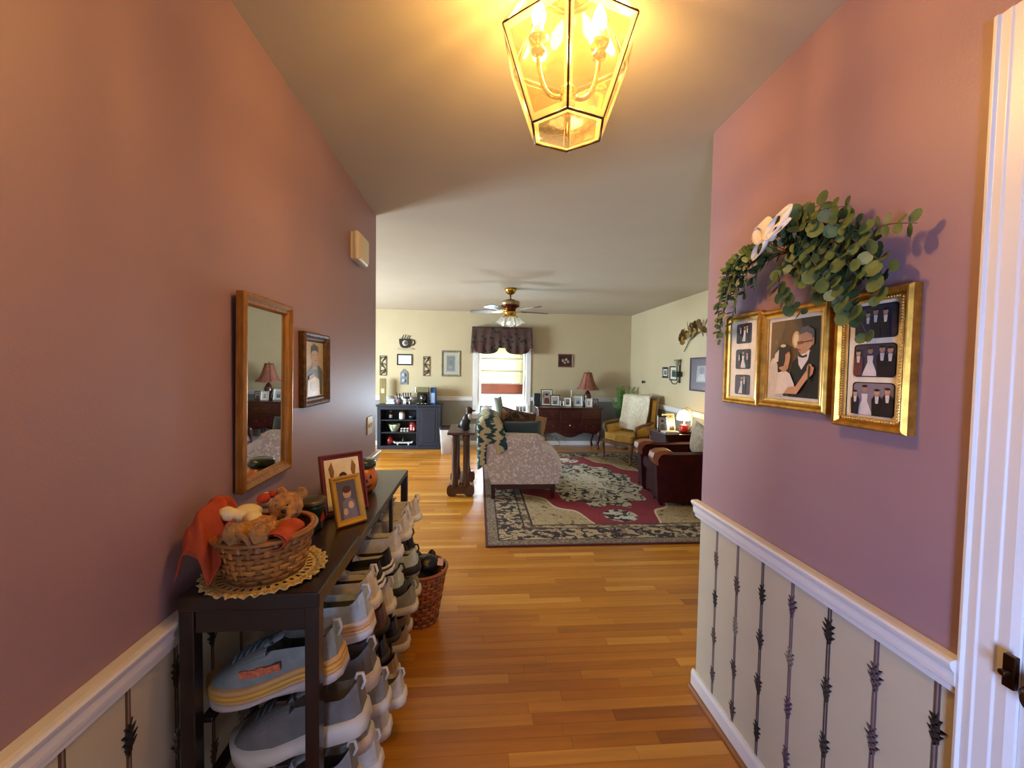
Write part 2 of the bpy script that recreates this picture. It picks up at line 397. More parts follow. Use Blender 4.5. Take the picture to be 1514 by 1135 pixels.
MB().box(-.030, -.0185, DY1-.010, DY1+.008, .865, .925).lathe([(0, -.045), (.006, -.045), (.006, -.029), (0, -.029)], (0, DY1-.001, .895), 10, ax='x').build('door_latch', M_bronze, None, (XR, 0, 0), bevel=.002)
tag(bpy.data.objects['door_latch'], 'small dark bronze latch plate on white door casing', 'latch')

# ---- windows
def window(name, axis, p, a0, a1, z0, z1, depth=.12, mid=None):
    t = thing(name, None, None, (0, 0, 0)); struct(t)
    def bx(b, u0, u1, v0, v1, z0, z1, mi=0):
        if axis == 'y': b.box(u0, u1, p+v0, p+v1, z0, z1, mi)
        else: b.box(p+v0, p+v1, u0, u1, z0, z1, mi)
        return b
    b = MB()
    bx(b, a0, a0+.04, 0, depth, z0, z1); bx(b, a1-.04, a1, 0, depth, z0, z1); bx(b, a0+.04, a1-.04, 0, depth, z0, z0+.03); bx(b, a0+.04, a1-.04, 0, depth, z1-.04, z1)
    b.build('window_frame', M_white, t)
    m = mid or (z0+z1)/2
    s_ = MB()
    for q0, q1, off in ((z0+.03, m+.02, .05), (m-.02, z1-.04, .075)):
        bx(s_, a0+.04, a0+.075, off, off+.025, q0, q1); bx(s_, a1-.075, a1-.04, off, off+.025, q0, q1)
        bx(s_, a0+.075, a1-.075, off, off+.025, q0, q0+.035); bx(s_, a0+.075, a1-.075, off, off+.025, q1-.035, q1)
    s_.build('sash', M_white, t)
    for q0, q1, off in ((z0+.065, m-.015, .061), (m+.015, z1-.075, .086)):
        bx(MB(), a0+.075, a1-.075, off, off+.003, q0, q1).build('pane', M_pane, t)
    return t, bx
t, bx = window('window_1', 'y', YF, WX0, WX1, WZ0, WZ1)
b = MB(); bx(b, WX0-.085, WX0, -.018, 0, WZ0-.04, WZ1+.08); bx(b, WX1, WX1+.085, -.018, 0, WZ0-.04, WZ1+.08); bx(b, WX0, WX1, -.018, 0, WZ1, WZ1+.08)
b.build('window_casing', M_white, t, bevel=.004)
b = MB(); bx(b, WX0-.13, WX1+.13, -.09, .05, WZ0-.03, WZ0); bx(b, WX0-.10, WX1+.10, -.02, 0, WZ0-.11, WZ0-.03)
b.build('window_sill', M_white, t, bevel=.004)
window('window_2', 'x', -4.2, 4.6, 6.2, .7, 2.0)
window('window_3', 'y', -1.62, -.66, -.06, .2, 1.8)
# ================================================================== HALL: LANTERN, FRAMES, MIRROR, SWAG
M_brass = mat('polished_brass', 'c59a3e', .22, 1, var=.12, scale=20)
M_gold = mat('gilt_frame', 'c2923a', .33, .85, var=.25, scale=35)
M_gold2 = mat('bright_gilt', 'e3c070', .3, .85, var=.15, scale=30)
M_antique = mat('antique_brass', '6e5230', .3, .9, var=.2)
# ---- hexagonal lantern
LC = (.215, 1.06); zb, zt, zu = 2.025, 2.232, 2.385; rb, rt, ru = .097, .177, .085; LA = math.radians(-101.5)
lt = thing('pendant_lantern', 'lit hexagonal brass and glass lantern hanging from hall ceiling', 'lantern', (LC[0], LC[1], zb))
def hx(r, z): return [Vector((r*math.cos(LA+k*PI/3), r*math.sin(LA+k*PI/3), z-zb)) for k in range(6)]
RB, RT, RU = hx(rb, zb), hx(rt, zt), hx(ru, zu)
for k in range(6):
    for A, B in ((RB[k], RT[k]), (RT[k], RU[k]), (RB[k], RB[k-1]), (RT[k], RT[k-1]), (RU[k], RU[k-1])):
        MB().tube([A, B], .0032, 6).build('frame_bar', M_antique, lt)
M_lg = glass_mat('lantern_glass', 'fff1c4', .10, .06, .02)
M_bev = glass_mat('bevel_glass', 'ffeab0', .25, .12, .10)
def pane(poly):
    c = sum(poly, Vector())/len(poly); inn = [c+(p-c)*.84 for p in poly]; out = [c+(p-c)*.985 for p in poly]; n = len(poly)
    b = MB().add(inn, [tuple(range(n))], 0)
    nrm = (poly[1]-poly[0]).cross(poly[2]-poly[0]).normalized()
    outp = [p+nrm*.0035 for p in out]
    b.add(inn+outp, [(i, (i+1) % n, n+(i+1) % n, n+i) for i in range(n)], 1)
    b.build('glass_pane', [M_lg, M_bev], lt)
for k in range(6):
    pane([RB[k-1], RB[k], RT[k], RT[k-1]]); pane([RT[k-1], RT[k], RU[k], RU[k-1]])
pane(RB)
MB().lathe([(.092, 2.383), (.095, 2.390), (.06, 2.402), (.02, 2.41), (.012, 2.42)], (0, 0, -zb), 18).build('cap', M_brass, lt)
MB().lathe([(.012, 2.41), (.012, 2.425), (.05, 2.428), (.062, 2.435), (.062, 2.439)], (0, 0, -zb), 20).build('ceiling_canopy', M_brass, lt)
MB().lathe([(0, 2.052), (.006, 2.053), (.008, 2.060), (.004, 2.066), (.010, 2.07), (.019, 2.085), (.021, 2.10), (.014, 2.112), (.022, 2.12), (.022, 2.127), (.008, 2.135), (.006, 2.15), (.005, 2.40)], (0, 0, -zb), 18).build('stem', M_brass, lt)
M_bulb = mat('lit_bulb', 'fff0d0', .3, emit=35, ecol='ffd79a')
for sg in (-1, 1):
    ax = .077*sg
    pth = []
    for i in range(11):
        t = i/10; a = PI/2*t
        pth.append((sg*(.012+.065*math.sin(a)), 0, 2.112+.0*t+.105*(1-math.cos(a))-.018*math.sin(PI*t)-zb))
    arm = MB().tube(pth, .0062, 8).build('arm', M_brass, lt)
    MB().lathe([(.004, 2.208), (.017, 2.212), (.019, 2.218), (.011, 2.222), (.010, 2.232), (.022, 2.238), (.026, 2.246), (.020, 2.252), (.013, 2.252)], (ax, 0, -zb), 16).build('candle_cup', M_brass, arm)
    MB().lathe([(.012, 2.25), (.012, 2.272), (0, 2.273)], (ax, 0, -zb), 14).build('candle_sleeve', mat('candle_sleeve', 'f3e2b6', .5), arm)
    MB().lathe([(.007, 2.272), (.016, 2.288), (.0185, 2.302), (.013, 2.322), (.005, 2.338), (0, 2.345)], (ax, 0, -zb), 14).build('bulb', M_bulb, arm)
    for zz in (2.195,):
        l = bpy.data.lights.new('lantern_bulb_light', 'POINT'); l.energy = 16; l.color = (1, .65, .25); l.shadow_soft_size = .02
        lo = bpy.data.objects.new('lantern_bulb_light', l); col.objects.link(lo); lo.parent = lt; lo.location = (ax*.45, 0, zz-zb+.058)

# ---- ceiling fan
FX, FY = .392, 5.35
fan = thing('ceiling_fan', 'brass ceiling fan with wooden blades and frosted glass tulip lights', 'ceiling fan', (FX, FY, 1.96))
z0 = -1.96
M_blade = mat('fan_blade_wood', '5f4a30', .45, var=.2, scale=3, stretch=(2, 20, 20))
M_bladew = mat('fan_blade_pale', 'b9bfc0', .4)
MB().lathe([(.075, 2.438), (.076, 2.42), (.06, 2.385), (.03, 2.365), (.012, 2.36)], (0, 0, z0), 20).build('canopy', M_brass, fan)
MB().lathe([(.011, 2.37), (.011, 2.29)], (0, 0, z0), 10).build('downrod', M_antique, fan)
MB().lathe([(.02, 2.305), (.06, 2.298), (.075, 2.285), (.115, 2.275), (.12, 2.262), (.12, 2.23), (.112, 2.222)], (0, 0, z0), 28).build('motor_housing', mat('motor_pale_brass', 'a08a62', .35, .8), fan)
MB().lathe([(.117, 2.224), (.118, 2.212), (.085, 2.196), (.07, 2.18), (.075, 2.17), (.07, 2.16)], (0, 0, z0), 28).build('motor_base', mat('oxblood_brass', '5a2a12', .25, .8), fan)
MB().lathe([(.05, 2.165), (.075, 2.15), (.082, 2.125), (.06, 2.10), (.035, 2.085), (.02, 2.07), (.012, 2.055), (0, 2.05)], (0, 0, z0), 20).build('switch_housing', M_brass, fan)
for k in range(5):
    a = math.radians(90+72*k); c, s = math.cos(a), math.sin(a)
    Mr = Matrix.Rotation(a, 4, 'Z') @ Matrix.Rotation(math.radians(11), 4, 'X')
    poly = [(.17, -.045), (.25, -.058), (.49, -.066), (.525, -.05), (.535, 0), (.525, .05), (.49, .066), (.25, .058), (.17, .045)]
    V = [Mr @ Vector((p[0], p[1], zz)) for zz in (-.004, .004) for p in poly]
    n = len(poly); b = MB().add([(v.x, v.y, v.z+2.155+z0) for v in V], [tuple(range(n))[::-1], tuple(range(n, 2*n))]+[(i, (i+1) % n, n+(i+1) % n, n+i) for i in range(n)])
    bl = b.build('blade', M_blade, fan)
    V = [Mr @ Vector(p) for p in ((.10, -.012, -.008), (.15, -.03, -.009), (.215, -.02, -.009), (.235, 0, -.009), (.215, .02, -.009), (.15, .03, -.009), (.10, .012, -.008))]
    MB().add([(v.x, v.y, v.z+2.155+z0) for v in V]+[(v.x, v.y, v.z+2.160+z0) for v in V], [tuple(range(7))[::-1], tuple(range(7, 14))]+[(i, (i+1) % 7, 7+(i+1) % 7, 7+i) for i in range(7)]).build('blade_iron', M_brass, bl)
M_frost = glass_mat('frosted_tulip', 'f2f0e6', .12, .25, .45)
for k in range(4):
    a = math.radians(-90+90*k); c, s = math.cos(a), math.sin(a)
    arm = MB().tube([(c*.03, s*.03, 2.10+z0), (c*.07, s*.07, 2.095+z0), (c*.095, s*.095, 2.075+z0)], .008, 8).build('light_arm', M_brass, fan)
    Mr = Matrix.Translation((c*.09, s*.09, 2.075+z0)) @ Matrix.Rotation(a, 4, 'Z') @ Matrix.Rotation(math.radians(155), 4, 'Y')
    secs = []
    for r, z in ((.018, 0), (.03, .015), (.038, .04), (.042, .065), (.052, .088), (.058, .1)):
        secs.append([Mr @ Vector((r*(1+.06*(r > .04)*math.cos(6*q*2*PI/24))*math.cos(q*2*PI/24), r*math.sin(q*2*PI/24), z)) for q in range(24)])
    MB().loft(secs, True, False, False).build('tulip_shade', M_frost, arm)
MB().tube([(.02, -.03, 2.06+z0), (.02, -.03, 1.99+z0)], .0015, 5).lathe([(0, 1.975), (.005, 1.98), (.005, 1.99), (0, 1.995)], (.02, -.03, z0), 8).build('pull_chain', M_brass, fan)

# ---- framed pictures
def sweep_frame(w, h, prof, mi=0):
    b = MB(); secs = []
    for d, yy in prof:
        secs.append([(-w/2+d, yy, d), (w/2-d, yy, d), (w/2-d, yy, h-d), (-w/2+d, yy, h-d)])
    return b.loft(secs, True, False, False, mi, False)
def print_mesh(w, h, shapes, parent, name='photo', off=(0, 0, 0), step=.00025):
    """a flat print: layers of flat colour, first one the ground. shapes: (polygon in 0..1, colour)"""
    b = MB(); mats = []; names = []
    for i, (poly, c) in enumerate(shapes):
        if c not in names: names.append(c); mats.append(flat(c))
        pts = [(min(max(p[0], 0), 1), min(max(p[1], 0), 1)) for p in poly]
        b.add([(off[0]+(p[0]-.5)*w, off[1]-step*i, off[2]+p[1]*h) for p in pts], [tuple(range(len(pts)))], names.index(c))
    return b.build(name, mats, parent)
FULL = [(0, 0), (1, 0), (1, 1), (0, 1)]
def RR(r=.1): return rrect(0, 1, 0, 1, r)
def frame(name, label, cat, loc, rz, w, h, fw, dep, M_f, shapes=None, mat_w=0, mcol='efe6cf', group=None, tilt=0, yaw0=0, extra=None, M_in=None, prof=None):
    t = thing(name, label, cat, loc, (0, 0, 0), group)
    t.rotation_euler = Euler((tilt, 0, rz), 'XYZ')
    prof = prof or [(0, -.001), (0, -dep*.75), (fw*.18, -dep), (fw*.4, -dep*.92), (fw*.62, -dep*.62), (fw*.84, -dep*.6), (fw, -dep*.35), (fw, -dep*.2)]
    sweep_frame(w, h, prof).build('moulding', M_f, t)
    if M_in:
        sweep_frame(w-2*fw+.012, h-2*fw+.012, [(0, -dep*.3), (0, -dep*.62), (.006, -dep*.55), (.006, -dep*.25)]).build('inner_lip', M_in, t, (0, 0, fw-.006))
    MB().box(-w/2+fw*.5, w/2-fw*.5, -dep*.25, -.001, fw*.5, h-fw*.5).build('backing', flat(mcol), t)
    if shapes:
        iw, ih = w-2*fw-2*mat_w, h-2*fw-2*mat_w
        print_mesh(iw, ih, shapes, t, 'photo', (0, -dep*.25-.0008, fw+mat_w))
    if extra: extra(t, w, h, fw, dep)
    return t
def fig(cx, base, s, suit, skin='c79a78', hair='2a1c14', dress=False):
    """a small standing figure for a print: body, shirt, head, hair"""
    o = []
    if dress: o.append(([(cx-.16*s, base), (cx+.16*s, base), (cx+.05*s, base+.34*s), (cx+.06*s, base+.5*s), (cx-.06*s, base+.5*s), (cx-.05*s, base+.34*s)], suit))
    else:
        o.append(([(cx-.09*s, base), (cx+.09*s, base), (cx+.1*s, base+.45*s), (cx+.06*s, base+.54*s), (cx-.06*s, base+.54*s), (cx-.1*s, base+.45*s)], suit))
        o.append(([(cx-.025*s, base+.36*s), (cx+.025*s, base+.36*s), (cx+.04*s, base+.54*s), (cx-.04*s, base+.54*s)], 'd8d2cc'))
    o.append((el(cx, base+.62*s, .052*s, .075*s, 10), skin))
    o.append((el(cx, base+.685*s, .054*s, .03*s, 10), hair))
    return o
big = [(FULL, '6a532c'), ([(.62, 1), (1, 1), (1, .55), (.8, .6)], '2c2010'), ([(0, .4), (.3, .9), (.3, 1), (0, 1)], '7a6238'), (el(.55, .735, .085, .11), 'dfb878'), (el(.55, .735, .05, .08), 'f3dba8'),
       (el(.13, .73, .03, .035), '8a744a'),
       ([(.42, 0), (1, 0), (1, .70), (.93, .66), (.85, .57), (.62, .52), (.5, .46), (.44, .3)], '15110f'),
       ([(.60, .52), (.83, .60), (.80, .48), (.68, .35), (.62, .42)], 'ece2d4'), ([(.62, .515), (.7, .50), (.78, .515), (.78, .545), (.70, .525), (.63, .545)], '18120f'),
       ([(.60, .60), (.66, .545), (.76, .56), (.86, .64), (.90, .74), (.88, .82), (.72, .85), (.62, .80), (.60, .72), (.575, .66)], 'cf9a6c'),
       ([(.60, .79), (.66, .88), (.78, .90), (.90, .84), (.91, .72), (.87, .70), (.86, .78), (.76, .82), (.66, .80)], '6b6256'),
       (el(.885, .70, .025, .05), 'c08a5e'), ([(.58, .705), (.70, .715), (.70, .675), (.60, .668)], '8a6040'), ([(.70, .70), (.88, .715), (.88, .705), (.70, .69)], '3a2a1c'), ([(.59, .60), (.66, .595), (.66, .61), (.59, .612)], '8c4a38'),
       ([(0, 0), (.34, 0), (.12, .5), (.05, .48), (0, .38)], 'd6c8ae'),
       ([(.12, .02), (.55, .05), (.56, .16), (.46, .30), (.36, .34), (.20, .31), (.11, .2)], 'f3e6cd'), ([(0, 0), (.16, 0), (.2, .3), (.18, .52), (.06, .5), (0, .4)], 'e6d9bd'),
       ([(.22, .37), (.34, .32), (.42, .36), (.44, .42), (.36, .46), (.24, .42)], 'cd9468'),
       ([(.16, .58), (.24, .66), (.36, .68), (.45, .62), (.44, .54), (.36, .48), (.33, .40), (.22, .38), (.16, .46)], '2e1c12'),
       ([(.36, .55), (.44, .59), (.465, .53), (.45, .44), (.40, .38), (.36, .42)], 'd39a70'), ([(.13, .56), (.22, .62), (.21, .46), (.1, .44)], 'efe4cc'), (el(.31, .665, .06, .02), 'e8d8b0'),
       ([(.36, .04), (.62, .04), (.80, .22), (.92, .30), (.94, .38), (.86, .40), (.76, .30), (.60, .14), (.44, .12)], 'd8a074'),
       (el(.86, .35, .055, .075), 'c98f64'), ([(.84, .42), (.88, .38), (.86, .2), (.83, .2)], '2a1d14')]
def strip_photos(variants, sizes=(.105, .075), col_='efe6cf'):
    def ex(t, w, h, fw, dep):
        for k, v in enumerate(reversed(variants)):
            pw, ph = sizes
            zc = fw+(h-2*fw)*(k+.5)/3-ph/2
            m = MB(); 
            sh = [(RR(.1), '15100e')]+[([(.03+.94*p[0], .03+.94*p[1]) for p in q], c) for q, c in v]
            print_mesh(pw, ph, sh, t, 'photo', (0, -dep*.25-.0009, zc))
    return ex
def party(bg, figs):
    s_ = [(RR(.1), bg)]
    for f in figs: s_ += fig(*f)
    return s_
WD, BK = 'd9d6d2', '16131a'
M_beads = M_gold2
wa = frame('picture_frame', 'gilt frame with three small wedding prints, nearest the living room', 'picture frame', (XR, 1.476, 1.305), -PI/2, .207, .336, .026, .02, M_gold,
           extra=strip_photos([party('3a3440', [(.55, .08, 1.2, WD, 'b58a70', '20160f', True), (.75, .05, 1.3, BK), (.3, .05, 1.2, BK)]), party('2a2430', [(.5, .03, 1.3, WD, 'b58a70', '20160f', True), (.8, .02, 1.2, BK), (.25, .02, 1.1, '4a2a30')]), party('4a4048', [(.45, .02, 1.35, WD, 'b58a70', '20160f', True), (.65, .02, 1.4, BK)])], (.088, .073)), M_in=M_gold2)
wb = frame('picture_frame', 'gilt frame with large print of dancing wedding couple under leafy swag', 'picture frame', (XR, 1.2275, 1.31), -PI/2, .281, .322, .028, .022, M_gold, big, .012, 'efe4c8', M_in=M_gold2)
def ex3(t, w, h, fw, dep):
    strip_photos([party('35303c', [(.3, .05, 1.1, '2a2a3a', 'b58a70', '120c0a'), (.5, .02, 1.25, '1c1a22', 'a87c62', '0d0908'), (.75, .02, 1.2, '201c26', 'b58a70', '120c0a')]),
                  party('4b434e', [(.4, 0, 1.3, WD, 'b08468', '5a3a20', True), (.7, 0, 1.35, '1c1820'), (.9, 0, 1.3, '1c1820'), (.12, 0, 1.2, '6a3a38')]),
                  party('8a8088', [(.3, -.02, 1.35, WD, 'b58a70', '1c120e', True), (.62, -.1, 1.3, '1a1719'), (.88, -.05, 1.3, '221c20'), (.08, -.02, 1.1, '201a20')])], (.112, .083))(t, w, h, fw, dep)
    b = MB()
    iw, ih = w/2-fw-.004, h-2*fw
    def bead(x, z): b.ell((x, -dep*.72, z), .0031, 6, 4)
    n = int(ih/.0066)
    for i in range(n+1):
        for s_ in (-1, 1): bead(s_*(iw+.008), fw+ih*i/n)
    n = int(2*iw/.0066)
    for i in range(n+1):
        bead(-iw+2*iw*i/n, fw-.004); bead(-iw+2*iw*i/n, h-fw+.004)
    tag(b.build('bead_edging', M_gold2, t), kind='stuff')
wc = frame('picture_frame', 'wide beaded gilt frame with three dark party prints, beside door casing', 'picture frame', (XR, .958, 1.287), -PI/2, .2, .345, .028, .03, M_gold, extra=ex3, M_in=M_gold2)

# ---- eucalyptus swag with bow
sw = thing('eucalyptus_swag', 'arched swag of green eucalyptus leaves above the gilt wedding frames', 'swag', (XR, 1.2, 1.8))
M_leaf = mat('eucalyptus_leaf', '46592e', .6, var=.25, scale=25, rnd=.45)
M_leaf2 = mat('pale_eucalyptus_leaf', '77845a', .6, var=.2, scale=25, rnd=.35)
M_stem = mat('twig', '5a4a30', .7)
def leaf_mesh(r, ln, m):
    V = [(0, 0, 0)]; n = 9
    pts = [(0, 0)]
    for i in range(n):
        a = -PI*.86+2*PI*.86*i/(n-1); pts.append((ln*r-ln*r*math.cos(a)*-1 if False else ln*r+ln*r*math.cos(a), r*math.sin(a)))
    c = (ln*r, 0, -.12*r)
    V = [c]+[(p[0], p[1], .10*abs(p[1])) for p in pts]
    return MB().add(V, [(0, i, i % (n+1)+1) for i in range(1, n+2)], 0, True).mesh('leaf', m)
LM = [leaf_mesh(.0145, 1.05, M_leaf), leaf_mesh(.0165, 1.0, M_leaf2), leaf_mesh(.012, 1.1, M_leaf), leaf_mesh(.0195, .95, M_leaf)]
LS = [leaf_mesh(.0085, 1.6, M_leaf2), leaf_mesh(.010, 1.45, M_leaf)]
lr = random.Random(21)
stems = []   # start (Y,Z), end (Y,Z), sag (dY,dZ), outward depth, leaf set
C0 = (1.235, 1.80)
for e, bz in (((1.585, 1.575), .10), ((1.575, 1.63), .10), ((1.56, 1.545), .12), ((1.53, 1.68), .08), ((1.50, 1.60), .09), ((1.545, 1.72), .06), ((1.46, 1.66), .06), ((1.42, 1.70), .04), ((1.47, 1.76), .04), ((1.36, 1.86), .02), ((1.38, 1.72), .02)):
    stems.append((C0, e, (0, bz), .05+.04*lr.random(), 0))
for e, bz in (((.885, 1.66), .09), ((.905, 1.60), .09), ((.93, 1.64), .07), ((.97, 1.60), .05), ((1.0, 1.66), .04), ((1.03, 1.62), .03), ((.92, 1.72), .06), ((.95, 1.77), .05), ((1.02, 1.74), .03), ((1.06, 1.88), .01), ((1.0, 1.85), .03), ((1.09, 1.65), .0), ((1.12, 1.70), .0), ((1.07, 1.70), .02), ((.945, 1.515), .12), ((.96, 1.56), .10), ((1.14, 1.86), .01), ((.96, 1.69), .05), ((1.13, 1.60), -.01), ((.98, 1.80), .03), ((1.13, 1.89), .0)):
    stems.append(((1.20, 1.79), e, (0, bz), .05+.06*lr.random(), 1))
stems.append(((.96, 1.76), (.845, 1.755), (0, .01), .05, 2))
leaves = []
for (s0, e0, sg, dep, st) in stems:
    Ls = math.hypot(e0[0]-s0[0], e0[1]-s0[1]); n = max(4, int(Ls/(.015 if st == 0 else .021))) if st != 2 else 5
    pts = []
    for i in range(13):
        t = i/12
        pts.append(Vector((-.012-dep*math.sin(PI*min(1, t*.75+.08)), s0[0]+(e0[0]-s0[0])*t-1.2, s0[1]+(e0[1]-s0[1])*t+sg[1]*math.sin(PI*t)-1.8)))
    MB().tube(pts, [.0022*(1-.6*i/12) for i in range(13)], 5).build('twig', M_stem, sw)
    for i in range(n):
        t = (i+.6+.3*lr.random())/n; k = min(11, int(t*12)); p = pts[k].lerp(pts[k+1], t*12-k if t*12-k < 1 else 1); d = (pts[k+1]-pts[k]).normalized()
        if t < .12: continue
        for sd in ((-1, 1) if st else (-1, 1)):
            leaves.append((p, d, sd, st, lr.random()))
lr.shuffle(leaves)
rest = MB()
for i, (p, d, sd, st, r) in enumerate(leaves):
    side = d.cross(Vector((-1, 0, 0))).normalized()*sd
    x = (d*(.25+.7*lr.random())+side*(.6+.5*lr.random())+Vector((-.55*lr.random()-.05, 0, 0))).normalized()
    nz = (Vector((-1, 0, 0))+Vector((lr.uniform(-.5, .5), lr.uniform(-.7, .7), lr.uniform(-.3, .9)))).normalized()
    if st == 0: nz = (nz+Vector((0, .5, .6))).normalized()
    yv = nz.cross(x).normalized(); zv = x.cross(yv)
    Mx = Matrix((x, yv, zv)).transposed().to_4x4(); Mx.translation = p
    k = lr.uniform(.8, 1.2)
    me = (LS if st == 0 and r < .7 else LM[:3] if st == 0 else LS if st == 2 else LM)
    me = me[int(lr.random()*len(me))]
    if Mx.translation.x > -.01: Mx.translation.x = -.012
    if i < 290:
        o = bpy.data.objects.new('leaf', me); col.objects.link(o); o.parent = sw; o.matrix_local = Mx @ Matrix.Scale(k, 4)
    else:
        V = [Mx @ (v.co*k) for v in me.vertices]
        rest.add(V, [tuple(f.vertices) for f in me.polygons], 0, True)
if rest.v: tag(rest.build('small_leaves', M_leaf, sw), kind='stuff')

M_rib = mat('cream_ribbon', 'eadfca', .5, sheen=.3)
bow = MB().ell((-.008, -.003, 0), (.014, .014, .016), 10, 8).build('ribbon_bow', M_rib, sw, (-.135, -.035, .022)); bow['label'] = 'cream satin ribbon bow'
def loop(cy, cz, ry, rz, rot, wd, nm):
    def fn(u, v):
        a = 2*PI*u; y_, z_ = ry*math.cos(a)+ry, rz*math.sin(a)
        return (-.006-.012*math.sin(PI*u)+(v-.5)*wd*.4, cy+y_*math.cos(rot)-z_*math.sin(rot)-(v-.5)*wd*.62, cz+y_*math.sin(rot)+z_*math.cos(rot)+(v-.5)*wd*.62)
    MB().grid(fn, 28, 4).build(nm, M_rib, bow, solid=.0012)
loop(0, 0, .036, .022, math.radians(42), .04, 'loop'); loop(-.01, 0, .036, .02, math.radians(132), .04, 'loop'); loop(.005, -.008, .036, .017, math.radians(-28), .024, 'loop'); loop(-.012, .004, .026, .012, math.radians(165), .03, 'loop')

# ---- left wall: mirror, portrait, chime box, switch plate
M_frm = mat('gilt_wood', 'a36f2c', .36, .55, var=.22, scale=14, stretch=(8, 8, 1))
mi = thing('wall_mirror', 'tall gilt wood framed mirror leaning on left wall above the shoe rack', 'mirror', (XL+.002, 1.405, 1.05), (math.radians(.8), 0, PI/2+math.radians(.9)))
W_, H_, fw_ = .325, .585, .036
sweep_frame(W_, H_, [(0, -.004), (0, -.024), (.004, -.029), (.010, -.030), (.022, -.022), (.030, -.021), (fw_, -.014), (fw_, -.008)]).build('mirror_frame', M_frm, mi)
mm = bpy.data.materials.new('silvered_glass'); mm.use_nodes = True
nt = mm.node_tree; bb = nt.nodes['Principled BSDF']; bb.inputs['Metallic'].default_value = 1; bb.inputs['Roughness'].default_value = .015
nn = nt.nodes.new('ShaderNodeTexNoise'); nn.inputs['Scale'].default_value = 3; rr_ = nt.nodes.new('ShaderNodeMapRange'); rr_.inputs['To Min'].default_value = .86; rr_.inputs['To Max'].default_value = .9
nt.links.new(nn.outputs[0], rr_.inputs[0]); nt.links.new(rr_.outputs[0], bb.inputs['Base Color'])
MB().box(-W_/2+fw_*.8, W_/2-fw_*.8, -.010, -.006, fw_*.8, H_-fw_*.8).build('mirror_glass', mm, mi)
boy = [(FULL, 'b7ab94'), ([(0, .5), (.4, .65), (.35, 1), (0, 1)], 'c9bda4'), ([(.05, .0), (.95, .0), (.98, .45), (.75, .58), (.35, .57), (.1, .46)], '5d6660'), ([(.38, .5), (.66, .5), (.62, .62), (.42, .62)], 'a98c74'),
       (el(.52, .76, .2, .15), 'b79a80'), ([(.3, .78), (.32, .92), (.5, .985), (.7, .93), (.74, .78), (.68, .84), (.5, .86), (.36, .84)], '2d2620'), ([(.42, .765), (.47, .765), (.47, .78), (.42, .78)], '3a2c24'), ([(.58, .765), (.63, .765), (.63, .78), (.58, .78)], '3a2c24'), ([(.46, .675), (.6, .675), (.55, .66)], '8d5a4c'),
       ([(.1, 0), (.8, 0), (.75, .3), (.45, .38), (.12, .3)], 'ded6c6'), (el(.45, .18, .2, .1), 'c9bfae'), ([(.2, .3), (.5, .36), (.45, .42), (.2, .38)], 'b49478')]
frame('picture_frame', 'dark carved wooden frame holding faded portrait of a boy', 'picture frame', (XL, 1.825, 1.257), PI/2, .275, .302, .036, .028, mat('dark_gilt_wood', '5c3f1c', .45, .3, var=.35, scale=60, bump=.5, bscale=120), boy, .004, 'cdbf9e')
ch = thing('door_chime', 'cream plastic door chime box high on the mauve hall wall', 'door chime', (XL, 2.44, 2.005), (0, 0, PI/2))
M_cream = mat('cream_plastic', 'ded3b4', .4, var=.03)
MB().box(-.095, .095, -.018, -.001, .004, .15).build('back_plate', M_cream, ch, bevel=.002)
MB().loft([[(x, -.018, z) for x, z in rrect(-.1, .1, 0, .155, .008)], [(x, -.04, z) for x, z in rrect(-.1, .1, 0, .155, .01)], [(x, -.052, z) for x, z in rrect(-.088, .088, .012, .143, .014)]]).build('cover', M_cream, ch)
sp = thing('switch_plate', 'cream two gang light switch plate near end of mauve wall', 'light switch', (XL, 2.75, .985), (0, 0, PI/2))
MB().box(-.058, .058, -.006, -.0005, 0, .115).build('plate', M_cream, sp, bevel=.003)
for s_ in (-1, 1): MB().box(s_*.024-.008, s_*.024+.008, -.014, -.006, .045, .07).build('toggle', M_cream, sp, bevel=.002)
# ================================================================== SHOE RACK AND WHAT STANDS ON IT
M_esp = mat('espresso_wood', '1e0e09', .32, var=.25, scale=4, stretch=(6, 1, 6), coat=.25)
RX0, RX1, RY0, RY1, RZ = -.668, -.362, .972, 2.19, .888
rk = thing('shoe_rack', 'long espresso wood shoe rack with open tiers against left hall wall', 'shoe rack', (-.515, 1.58, 0))
O = Vector((-.515, 1.58, 0))
def rb(name, x0, x1, y0, y1, z0, z1, bev=.002): return MB().box(x0-O.x, x1-O.x, y0-O.y, y1-O.y, z0, z1).build(name, M_esp, rk, bevel=bev)
rb('top', RX0, RX1, 1.30, RY1, RZ-.022, RZ, .004)
rb('top_end_panel', RX0, RX1+.003, RY0-.004, 1.298, RZ-.022, RZ+.016, .004)
for x in (RX0, RX1-.032):
    for y in (RY0, RY1-.032): rb('leg', x, x+.032, y, y+.032, 0, RZ-.022)
rb('leg', RX1-.014, RX1, 1.79, 1.815, 0, RZ-.022); rb('leg', RX0, RX0+.02, 1.79, 1.815, 0, RZ-.022)
rb('apron', RX0+.032, RX1-.032, RY0+.005, RY0+.025, RZ-.075, RZ-.022); rb('apron', RX0+.032, RX1-.032, RY1-.025, RY1-.005, RZ-.075, RZ-.022)
rb('apron', RX0+.005, RX0+.02, RY0+.032, RY1-.032, RZ-.075, RZ-.022)
TILT = math.radians(11)
tiers = [.585, .425, .25, .085]     # height of each tier at the wall side
